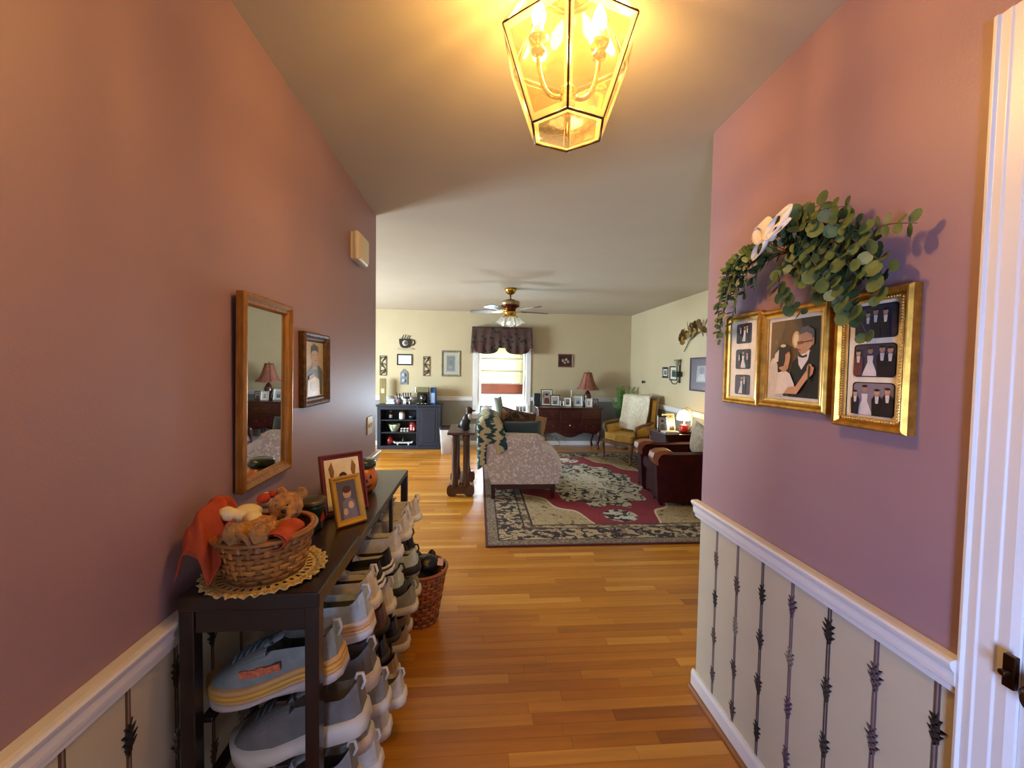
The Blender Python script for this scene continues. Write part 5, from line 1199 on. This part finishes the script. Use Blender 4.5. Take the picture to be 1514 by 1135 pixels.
def tri(t, w, h, fw, dep):
    for k in range(3): print_mesh(.038, .075, [(FULL, '4a4e54'), (el(.5, .6, .25, .2), 'a89888'), ([(.2, 0), (.8, 0), (.7, .4), (.3, .4)], '2e343c')], t, 'photo', (-.06+.06*k, -dep*.25-.001, .032))
frame('picture_frame', 'white triple opening photo frame standing on the window sill', 'picture frame', (.785, 7.60, zs), 0, .215, .14, .014, .012, M_white, None, 0, 'e4e6e2', extra=tri, tilt=math.radians(-6))

# ---- buffet
bf = thing('buffet', 'dark mahogany serpentine buffet on cabriole legs against far wall', 'buffet', (1.60, 7.37, 0))
BW = .555
MB().box(-BW-.03, BW+.03, -.255, .26, .725, .752).build('top', M_mah, bf, bevel=.008)
MB().box(-BW, BW, -.22, .25, .33, .725).build('case', M_mah, bf, bevel=.004)
apr = [(-BW, .725), (-BW, .30), (-.45, .285), (-.36, .295), (-.25, .31), (-.16, .275), (-.08, .235), (0, .225), (.08, .235), (.16, .275), (.25, .31), (.36, .295), (.45, .285), (BW, .30), (BW, .725)]
MB().prism(apr, 'y', -.235, -.221).build('front_apron', M_mah, bf)
for x0, x1, z0_, z1_ in ((-.53, -.19, .54, .71), (-.18, .18, .54, .71), (.19, .53, .54, .71), (-.53, -.19, .33, .53), (-.18, .18, .31, .53), (.19, .53, .33, .53)):
    dw_ = MB().box(x0, x1, -.247, -.235, z0_, z1_).build('drawer', M_mah, bf, bevel=.004)
    for s_ in (-.07, .07) if x1-x0 < 1 else (0,):
        MB().tube([((x0+x1)/2+s_-.025, -.249, (z0_+z1_)/2), ((x0+x1)/2+s_, -.262, (z0_+z1_)/2-.015), ((x0+x1)/2+s_+.025, -.249, (z0_+z1_)/2)], .004, 6).build('pull', M_antique, dw_)
MB().lathe([(.012, -.251), (.012, -.2472), (0, -.2471)], (0, 0, .44), 12, ax='y').build('keyhole_plate', flat('c4bcae', .3), bf)
for sx in (-1, 1):
    for sy, dy in ((-1, -.20), (1, .21)):
        P = [(sx*(BW-.035), dy, .34), (sx*(BW-.02), dy+sy*.012, .27), (sx*(BW-.035), dy, .17), (sx*(BW-.05), dy, .09), (sx*(BW-.04), dy+sy*.01, .035), (sx*(BW-.03), dy+sy*.015, .0115)]
        MB().tube(P, [.042, .045, .028, .018, .02, .026], 10).build('cabriole_leg', M_mah, bf)
zf = .753
tag(MB().box(-.06, .06, -.05, .05, 0, .22).box(-.05, .05, -.054, -.05, .01, .21).build('speaker', mat('black_speaker', '15161a', .6), None, (1.06, 7.50, zf), (0, 0, 0), bevel=.006), 'black box speaker at window end of buffet', 'speaker')
port = lambda c1, c2: [(FULL, c1), (el(.5, .62, .2, .16), 'b09078'), (el(.5, .73, .21, .1), '2a201a'), ([(.15, 0), (.85, 0), (.78, .4), (.6, .5), (.4, .5), (.22, .4)], c2)]
two = lambda c1, c2, c3: [(FULL, c1)]+fig(.35, .02, 1.2, c2)+fig(.65, .02, 1.2, c3)
BLK = mat('black_frame', '14110f', .4); WFR = mat('white_frame', 'c9c5bc', .4); SLV = mat('silver_frame', 'a8a49a', .3, .6)
for nm_, x, y, w_, h_, M_, shp, tl, mw in (
    ('tall black framed portrait leaning next to the speaker', 1.235, 7.44, .21, .30, BLK, port('8a8078', '5a2a26'), -14, .018),
    ('black framed dark suit photo leaning before the tall portrait', 1.375, 7.38, .17, .20, BLK, two('9a968e', '20242c', '2a2c34'), -14, .015),
    ('tiny silver frame between black and white frames on buffet', 1.50, 7.36, .075, .10, SLV, port('a49a90', '3a3638'), -10, 0),
    ('white frame with dark party print on buffet', 1.60, 7.36, .12, .155, WFR, two('5a504a', '2a2626', '3c2a26'), -10, .014),
    ('large white frame with blue dressed couple on buffet', 1.795, 7.38, .165, .19, WFR, two('b4c0c4', '3a5270', '2c3e58'), -10, .02),
    ('plain white frame with pale snapshot before buffet lamp', 1.965, 7.27, .12, .15, WFR, port('d0cac2', '8a7a9a'), -8, .018),
    ('small dark framed portrait at corner end of buffet', 2.105, 7.34, .10, .145, mat('brown_frame', '4a3a2c', .4), port('8f8478', '2c2622'), -8, 0)):
    frame('picture_frame', nm_, 'picture frame', (x, y, zf), random.uniform(-.15, .15), w_, h_, .014, .012, M_, shp, mw, 'd9d2c2', tilt=math.radians(tl))
cs = thing('candle_holder', 'clear glass holder with white taper candle on buffet', 'candle', (1.70, 7.52, zf))
MB().lathe([(.035, 0), (.03, .008), (.008, .015), (.007, .10), (.022, .12), (.02, .13), (.01, .13)], (0, 0, 0), 14).build('glass_stick', mat('pale_glass', 'aaa89a', .1, coat=.8), cs)
MB().lathe([(.009, .12), (.008, .28), (.001, .284)], (0, 0, 0), 10).build('taper', flat('e6dcc4', .5), cs)
def table_lamp(nm, label, loc, s_, M_sh, M_base):
    t = thing(nm, label, 'lamp', loc)
    MB().lathe([(.055*s_, 0), (.055*s_, .015*s_), (.03*s_, .03*s_), (.025*s_, .05*s_), (.05*s_, .10*s_), (.055*s_, .15*s_), (.035*s_, .20*s_), (.018*s_, .225*s_), (.014*s_, .25*s_)], (0, 0, 0), 20).build('base', M_base, t)
    MB().lathe([(.006*s_, .24*s_), (.006*s_, .50*s_)], (0, 0, 0), 8).build('stem', M_brass, t)
    secs = []
    for q in range(9):
        f_ = q/8; hw = (.17-.115*f_**.55)*s_; z = (.255+.24*f_)*s_
        secs.append([(hw*math.cos(a_)*(1+.0*a_), hw*.85*math.sin(a_), z-(.018*s_*abs(math.cos(2*a_))*(1-f_))) for a_ in [2*PI*i/32 for i in range(32)]])
    sh_ = MB().loft(secs, True, False, False).build('shade', M_sh, t, solid=.002)
    MB().tube([(.055*s_*math.cos(2*PI*i/24), .047*s_*math.sin(2*PI*i/24), .497*s_) for i in range(24)], .005*s_, 6, closed=True).build('shade_trim', mat('dark_trim', '4a2416', .7), sh_)
    for k in range(6):
        a_ = 2*PI*k/6
        MB().tube([((.172-.115*(q/8)**.55)*s_*math.cos(a_), (.172-.115*(q/8)**.55)*s_*.85*math.sin(a_), (.257+.24*q/8)*s_) for q in range(9)], .003*s_, 5).build('shade_rib', mat('dark_trim', '4a2416', .7), sh_)
    MB().ell((0, 0, .515*s_), (.01*s_, .01*s_, .014*s_), 8, 6).build('finial', M_brass, t)
    return t
table_lamp('table_lamp', 'unlit dark red lamp with rust bell shade on the buffet', (1.985, 7.45, zf), 1.22, mat('rust_shade', '8a5340', .85, var=.15, scale=30), mat('oxblood_lamp', '4a1a12', .3, coat=.4))
cbl = MB().tube([(1.25, 7.625, .50), (1.28, 7.625, .2), (1.36, 7.59, .12), (1.42, 7.58, .20), (1.47, 7.58, .10), (1.52, 7.57, .05), (1.50, 7.55, .008), (1.40, 7.53, .006)], .005, 6).build('lamp_cord', flat('2a2826', .5))
tag(cbl, 'thin dark cord looping to the floor under the buffet', 'cord')
# ---- tall fern in the corner
fn_ = thing('potted_fern', 'tall feathery green fern in the corner behind the yellow chair', 'plant', (2.60, 7.30, 0))
MB().lathe([(.10, 0), (.13, .02), (.15, .24), (.16, .26), (.14, .26), (.12, .22), (0, .22)], (0, 0, 0), 20).build('pot', mat('clay_pot', '5a4a3a', .8), fn_)
M_fern = mat('fern_green', '4c7a26', .7, var=.3, scale=12, rnd=.3)
frng = random.Random(4)
for k in range(26):
    a_ = frng.random()*2*PI; ht = .75+.35*frng.random(); sp_ = .06+.13*frng.random()
    P = []
    for i in range(10):
        q = i/9; P.append(Vector((.03*math.cos(a_)+sp_*q**1.6*math.cos(a_), .03*math.sin(a_)+sp_*q**1.6*math.sin(a_)*.8, .22+ht*(q-.22*q**3)*1.1)))
    b = MB().tube(P, [.005*(1-.8*i/9) for i in range(10)], 5)
    for i in range(1, 10):
        for j in (0, .5):
            if i+j > 9: continue
            p = P[i] if not j else P[i].lerp(P[min(9, i+1)], .5)
            d_ = (P[min(9, i+1)]-P[i-1]).normalized(); sd = d_.cross(Vector((math.cos(a_+.5), math.sin(a_+.5), .2))).normalized()
            ln = .085*(1-.55*(i/9)); 
            for s_ in (-1, 1):
                tip = p+sd*s_*ln+d_*ln*.45+Vector((0, 0, -.01)); mid = p.lerp(tip, .45)
                b.add([p, mid+d_*.010, tip, mid-d_*.010], [(0, 1, 2, 3)])
    b.build('frond', M_fern, fn_)

# ---- yellow armchair with cream throw
M_yel = mat('mustard_upholstery', 'b58a34', .75, var=.15, scale=10, bump=.1, bscale=120)
M_fruit = mat('fruitwood', '6a4a2a', .4, var=.2)
yc = thing('armchair', 'mustard yellow open armchair with carved wooden legs on the rug', 'armchair', (2.36, 6.28, .011), (0, 0, math.radians(-62)))
# local: front faces -y
seat = [(-.29, -.30), (0, -.345), (.29, -.30), (.27, .25), (-.27, .25)]
MB().prism(seat, 'z', .27, .33).build('seat_rail', M_fruit, yc, bevel=.012)
MB().prism([(-.275, -.285), (0, -.33), (.275, -.285), (.255, .22), (-.255, .22)], 'z', .335, .43).build('seat', M_yel, yc, bevel=.04)
def backf(sg):
    def fn(u, v):
        x = (u-.5)*.62*(1-.12*(2*u-1)**2*v); z = .36+.60*v-.05*(2*u-1)**4*v
        y = .22+.10*v-.07*(1-(2*u-1)**2)*-1-.10*(2*u-1)**2+sg*.045
        return (x, y, z)
    return fn
bk_ = MB().grid(backf(-1), 14, 10).grid(backf(1), 14, 10)
for e in (0, 1):
    bk_.grid(lambda u, v: tuple(Vector(backf(-1)(e, v)).lerp(Vector(backf(1)(e, v)), u)), 1, 10)
bk_.grid(lambda u, v: tuple(Vector(backf(-1)(u, 1)).lerp(Vector(backf(1)(u, 1)), v)), 14, 1); bk_.grid(lambda u, v: tuple(Vector(backf(-1)(u, 0)).lerp(Vector(backf(1)(u, 0)), v)), 14, 1)
bk_.build('backrest', M_yel, yc)
for s_ in (-1, 1):
    P = [(.27*s_, .20, .62), (.31*s_, .05, .60), (.325*s_, -.12, .585), (.32*s_, -.235, .555), (.315*s_, -.25, .50), (.29*s_, -.20, .40), (.285*s_, -.22, .33)]
    MB().tube(P, [.022, .024, .024, .026, .022, .02, .024], 10).build('arm_frame', M_fruit, yc)
    pn = MB().grid(lambda u, v: (s_*(.275+.03*u*v), .20-.40*u, .40+.17*v-.03*u*v), 6, 4); pn.build('arm_panel', M_yel, yc, solid=.03)
    MB().tube([(.27*s_, -.28, .30), (.29*s_, -.30, .24), (.27*s_, -.285, .12), (.275*s_, -.295, .035), (.28*s_, -.31, .012)], [.034, .036, .02, .016, .022], 10).build('leg', M_fruit, yc)
    MB().tube([(.235*s_, .22, .30), (.24*s_, .27, .15), (.245*s_, .32, .012)], [.028, .024, .018], 10).build('leg', M_fruit, yc)
def thr(u, v):
    q = v; x = -.30+.52*u+.03*math.sin(q*5)
    if q < .5: z = .47+.53*(q/.5); y = .10+.10*(q/.5)+.02*math.sin(u*9)
    elif q < .62: z = 1.0+.02*math.sin(PI*(q-.5)/.12); y = .20+.22*(q-.5)/.12
    else: z = 1.0-.5*((q-.62)/.38); y = .42+.03*math.sin(u*8)
    y += .015*noise.noise(Vector((u*6, q*8, 2)))-.10*(2*u-1)**2*.6
    return (x, y, z)
M_cro = mat('cream_crochet', 'c8bda2', .95, var=.15, scale=40, bump=.6, bscale=150)
tw = MB().grid(thr, 24, 40).build('throw_blanket', M_cro, None, (2.36, 6.28, .011), (0, 0, math.radians(-62)), solid=.012)
tag(tw, 'cream crochet throw draped over back of the yellow armchair', 'blanket')

# ---- end table with lamp
et = thing('end_table', 'dark wooden end table under the framed print on right wall', 'end table', (2.54, 5.19, .0))
MB().box(-.25, .27, -.28, .28, .615, .64).build('tabletop', M_mah, et, bevel=.006); MB().box(-.22, .24, -.25, .25, .48, .615).build('apron', M_mah, et, bevel=.004)
MB().box(-.17, .19, -.256, -.25, .50, .60).build('drawer', M_mah, et, bevel=.003); MB().box(-.22, .24, -.25, .25, .16, .18).build('shelf', M_mah, et, bevel=.004)
for x in (-.205, .225):
    for y in (-.235, .235): MB().lathe([(.014, .011), (.02, .08), (.016, .2), (.024, .35), (.024, .615)], (x, y, 0), 12).build('leg', M_mah, et)
ze = .641
dl_ = thing('dome_lamp', 'lit small lamp with glowing glass dome, red base and curved arm', 'lamp', (2.60, 5.03, ze))
MB().box(-.075, .075, -.045, .045, 0, .018).build('foot', M_mah, dl_, bevel=.004)
MB().lathe([(.052, .018), (.056, .03), (.056, .095), (.045, .105), (.01, .11), (.008, .16)], (-.01, 0, 0), 20).build('red_base', mat('red_lamp_base', 'b81818', .3, coat=.4), dl_)
MB().tube([(.055, 0, .02), (.085, 0, .10), (.092, 0, .2), (.075, 0, .28), (.03, 0, .315), (-.01, 0, .31), (-.02, 0, .285)], .007, 8).build('arm', M_gold2, dl_)
MB().lathe([(.082, .165), (.085, .19), (.075, .235), (.05, .268), (.02, .283), (0, .285)], (-.02, 0, 0), 24).build('glass_dome', mat('glowing_glass', 'ffe2a0', .4, emit=9, ecol='ffd070'), dl_)
l = bpy.data.lights.new('dome_lamp_light', 'POINT'); l.energy = 9; l.color = (1, .72, .38); l.shadow_soft_size = .04
lo = bpy.data.objects.new('dome_lamp_light', l); col.objects.link(lo); lo.parent = dl_; lo.location = (-.02, 0, .15)
wed = [(FULL, '6a5a48'), ([(.0, 0), (.6, 0), (.5, .5), (.2, .55), (0, .4)], 'e6dcc8'), ([(.5, 0), (1, 0), (1, .6), (.7, .65), (.55, .5)], '1a1614'), (el(.3, .68, .11, .12), 'c89a7a'), (el(.28, .76, .12, .08), '3a2418'), (el(.72, .78, .11, .12), 'c89a7a'), (el(.72, .86, .12, .07), '2a1c14')]
frame('picture_frame', 'white edged wedding photo standing beside the lit lamp', 'picture frame', (2.44, 5.12, ze), .15, .17, .23, .012, .012, mat('ivory_frame', 'd9cfb8', .4), wed, 0, '6a5a48', tilt=math.radians(-12))
frame('picture_frame', 'dark framed grey snapshot at front edge of end table', 'picture frame', (2.325, 5.07, ze), -.25, .12, .21, .02, .014, M_mah, port('8a8680', '5c5a5a'), 0, '8a8680', tilt=math.radians(-10))
for i, (c_, dz) in enumerate((('2a2624', 0), ('b8b2a8', .018))):
    bo = thing('book', ('black covered' if i == 0 else 'pale grey covered')+' book lying flat on end table edge', 'book', (2.365, 4.945, ze+dz), (0, 0, .15-.1*i))
    MB().box(-.085, .085, -.06, .06, .002, .015).build('pages', flat('d9d2c0', .7), bo); MB().box(-.09, .09, -.064, .064, .0, .002).box(-.09, .09, -.064, .064, .015, .017).box(-.09, -.087, -.064, .064, .002, .015).build('cover', flat(c_, .5), bo)

# ---- burgundy armchair
M_burg = mat('burgundy_velvet', '3a0c0c', .9, var=.25, scale=8, spec=.2)
rc = thing('club_armchair', 'dark burgundy velvet armchair with wooden arm fronts on the rug', 'armchair', (2.27, 4.46, .011), (0, 0, math.radians(-6)))
# local: front faces -x
armp = [(-.36, .04), (.36, .04), (.40, .55), (.30, .56), (-.10, .545), (-.30, .54), (-.37, .50), (-.385, .42)]
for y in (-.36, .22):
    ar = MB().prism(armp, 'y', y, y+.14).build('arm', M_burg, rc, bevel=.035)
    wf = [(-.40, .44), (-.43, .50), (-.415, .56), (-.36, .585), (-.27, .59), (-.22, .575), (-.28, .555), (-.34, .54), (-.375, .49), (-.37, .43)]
    MB().prism(wf, 'y', y-.012, y+.152).build('arm_cap', mat('lamplit_orange_wood', '8f4a1c', .55, var=.2), ar, bevel=.012)  # orange of the lamplight is put into this wood colour
MB().box(-.33, .3, -.22, .22, .06, .28).build('seat_base', M_burg, rc, bevel=.02); MB().box(-.37, .25, -.215, .215, .285, .43).build('seat_cushion', M_burg, rc, bevel=.05)
MB().prism([(.24, .06), (.42, .06), (.50, .70), (.46, .74), (.38, .74), (.30, .66), (.25, .43)], 'y', -.36, .36).build('backrest', M_burg, rc, bevel=.04)
for x in (-.31, .34):
    for y in (-.30, .30): MB().lathe([(.018, 0), (.026, .03), (.026, .06)], (x, y, 0), 10).build('foot', M_mah, rc)
def thr2(u, v):
    x = -.18+.36*u; q = v
    if q < .45: return (.215+.10*q/.45+.02*math.sin(u*11), x, .46+.30*q/.45)
    if q < .6: return (.33+.18*(q-.45)/.15, x, .775+.015*math.sin(PI*(q-.45)/.15))
    return (.53+.02*math.sin(u*10), x, .76-.4*(q-.6)/.4)
tw = MB().grid(thr2, 20, 30).build('throw_blanket', M_cro, None, (2.27, 4.46, .011), (0, 0, math.radians(-6)), solid=.02)
tag(tw, 'ivory knit throw hung over back of the burgundy armchair', 'blanket')
pillow('throw_pillow', .36, .36, .14, mat('ivory_fur', 'a89880', .95, var=.2, scale=30, bump=.8, bscale=90), (2.43, 4.36, .66), (math.radians(5), math.radians(-10), math.radians(84)), 'ivory woolly pillow in the burgundy armchair')

# ---- right wall
small = lambda c: [(FULL, 'c9c2b0'), ([(.2, .2), (.8, .2), (.8, .8), (.2, .8)], c), (el(.5, .55, .15, .18), '8f8a80')]
frame('picture_frame', 'small black framed miniature nearest room corner on right wall', 'picture frame', (XW, 6.16, 1.31), -PI/2, .19, .165, .03, .016, BLK, small('3a3834'), 0, 'c9c2b0')
frame('picture_frame', 'small dark framed picture with wide white mat beside the sconce', 'picture frame', (XW, 5.89, 1.28), -PI/2, .23, .21, .018, .016, mat('dark_frame', '2c2a24', .4), small('4a5048'), .01, 'd0ccbe')
sn = thing('wall_sconce', 'dark green metal candle sconce on right wall beside small frames', 'sconce', (XW, 5.70, 1.25))
M_gr = mat('verdigris_iron', '22382e', .5, .3)
MB().box(-.016, 0, -.02, .02, .0, .26).build('backplate', M_gr, sn, bevel=.004); MB().box(-.09, -.016, -.075, .075, .085, .16).build('shelf_box', M_gr, sn, bevel=.01)
MB().tube([(-.02, 0, .03), (-.06, 0, -.015), (-.10, .02, -.01), (-.11, .05, .03), (-.09, .06, .05)], .007, 8).build('scroll', M_gr, sn)
MB().lathe([(.012, .16), (.014, .24), (.035, .29), (.045, .33), (.042, .33), (.03, .29), (0, .25)], (-.05, 0, 0), 16).build('glass_cup', mat('dusty_glass', '8a866a', .3), sn)
grey = [(FULL, '5a5158'), ([(.3, .25), (.85, .25), (.85, .78), (.35, .78)], '8f8c8c'), ([(.35, .3), (.8, .3), (.7, .6), (.5, .5)], 'a8a6a4'), (el(.6, .62, .15, .12), '77757a')]
frame('large_print', 'large grey print in wide mauve mat on right wall above lamp', 'picture frame', (XW, 5.16, 1.16), -PI/2, .48, .44, .02, .02, mat('dark_mauve_frame', '4a4048', .5), grey, 0, '5a5158')
sg_ = thing('dried_swag', 'dried brown leaf and gold flower swag high on right wall', 'swag', (XW, 5.22, 1.80))
M_dry = mat('dried_leaf', '6a5228', .7, var=.35, scale=20, rnd=.4); M_gd = mat('gold_flower', 'a88a4a', .5, .2, rnd=.3)
drng = random.Random(8)
dm = leaf_mesh(.03, 1.5, M_dry); dm2 = leaf_mesh(.035, 1.0, M_gd)
for k in range(46):
    q = drng.random(); y_ = .36-.8*q; z_ = -.11+.26*math.sin(PI*min(1, .1+q*.75))+drng.uniform(-.06, .06)
    o = bpy.data.objects.new('leaf' if k % 3 else 'petal', dm if k % 3 else dm2); col.objects.link(o); o.parent = sg_
    o.location = (-.075-.05*drng.random(), y_, z_); o.rotation_euler = (drng.uniform(-2, 2), drng.uniform(-2.2, -.8), drng.uniform(-2, 2))
MB().tube([(-.015, .36, -.11), (-.02, .2, .04), (-.02, 0, .12), (-.02, -.25, .14), (-.015, -.42, .10)], .006, 6).build('stem', M_stem, sg_)
hk = MB().lathe([(.022, -.05), (.026, -.035), (.014, -.012), (.02, -.002)], (0, 0, 0), 14, ax='x').build('round_wall_ornament', flat('2a2018', .3), None, (XW, 6.95, 1.22))
tag(hk, 'small round dark ornament on right wall above the fern', 'ornament')
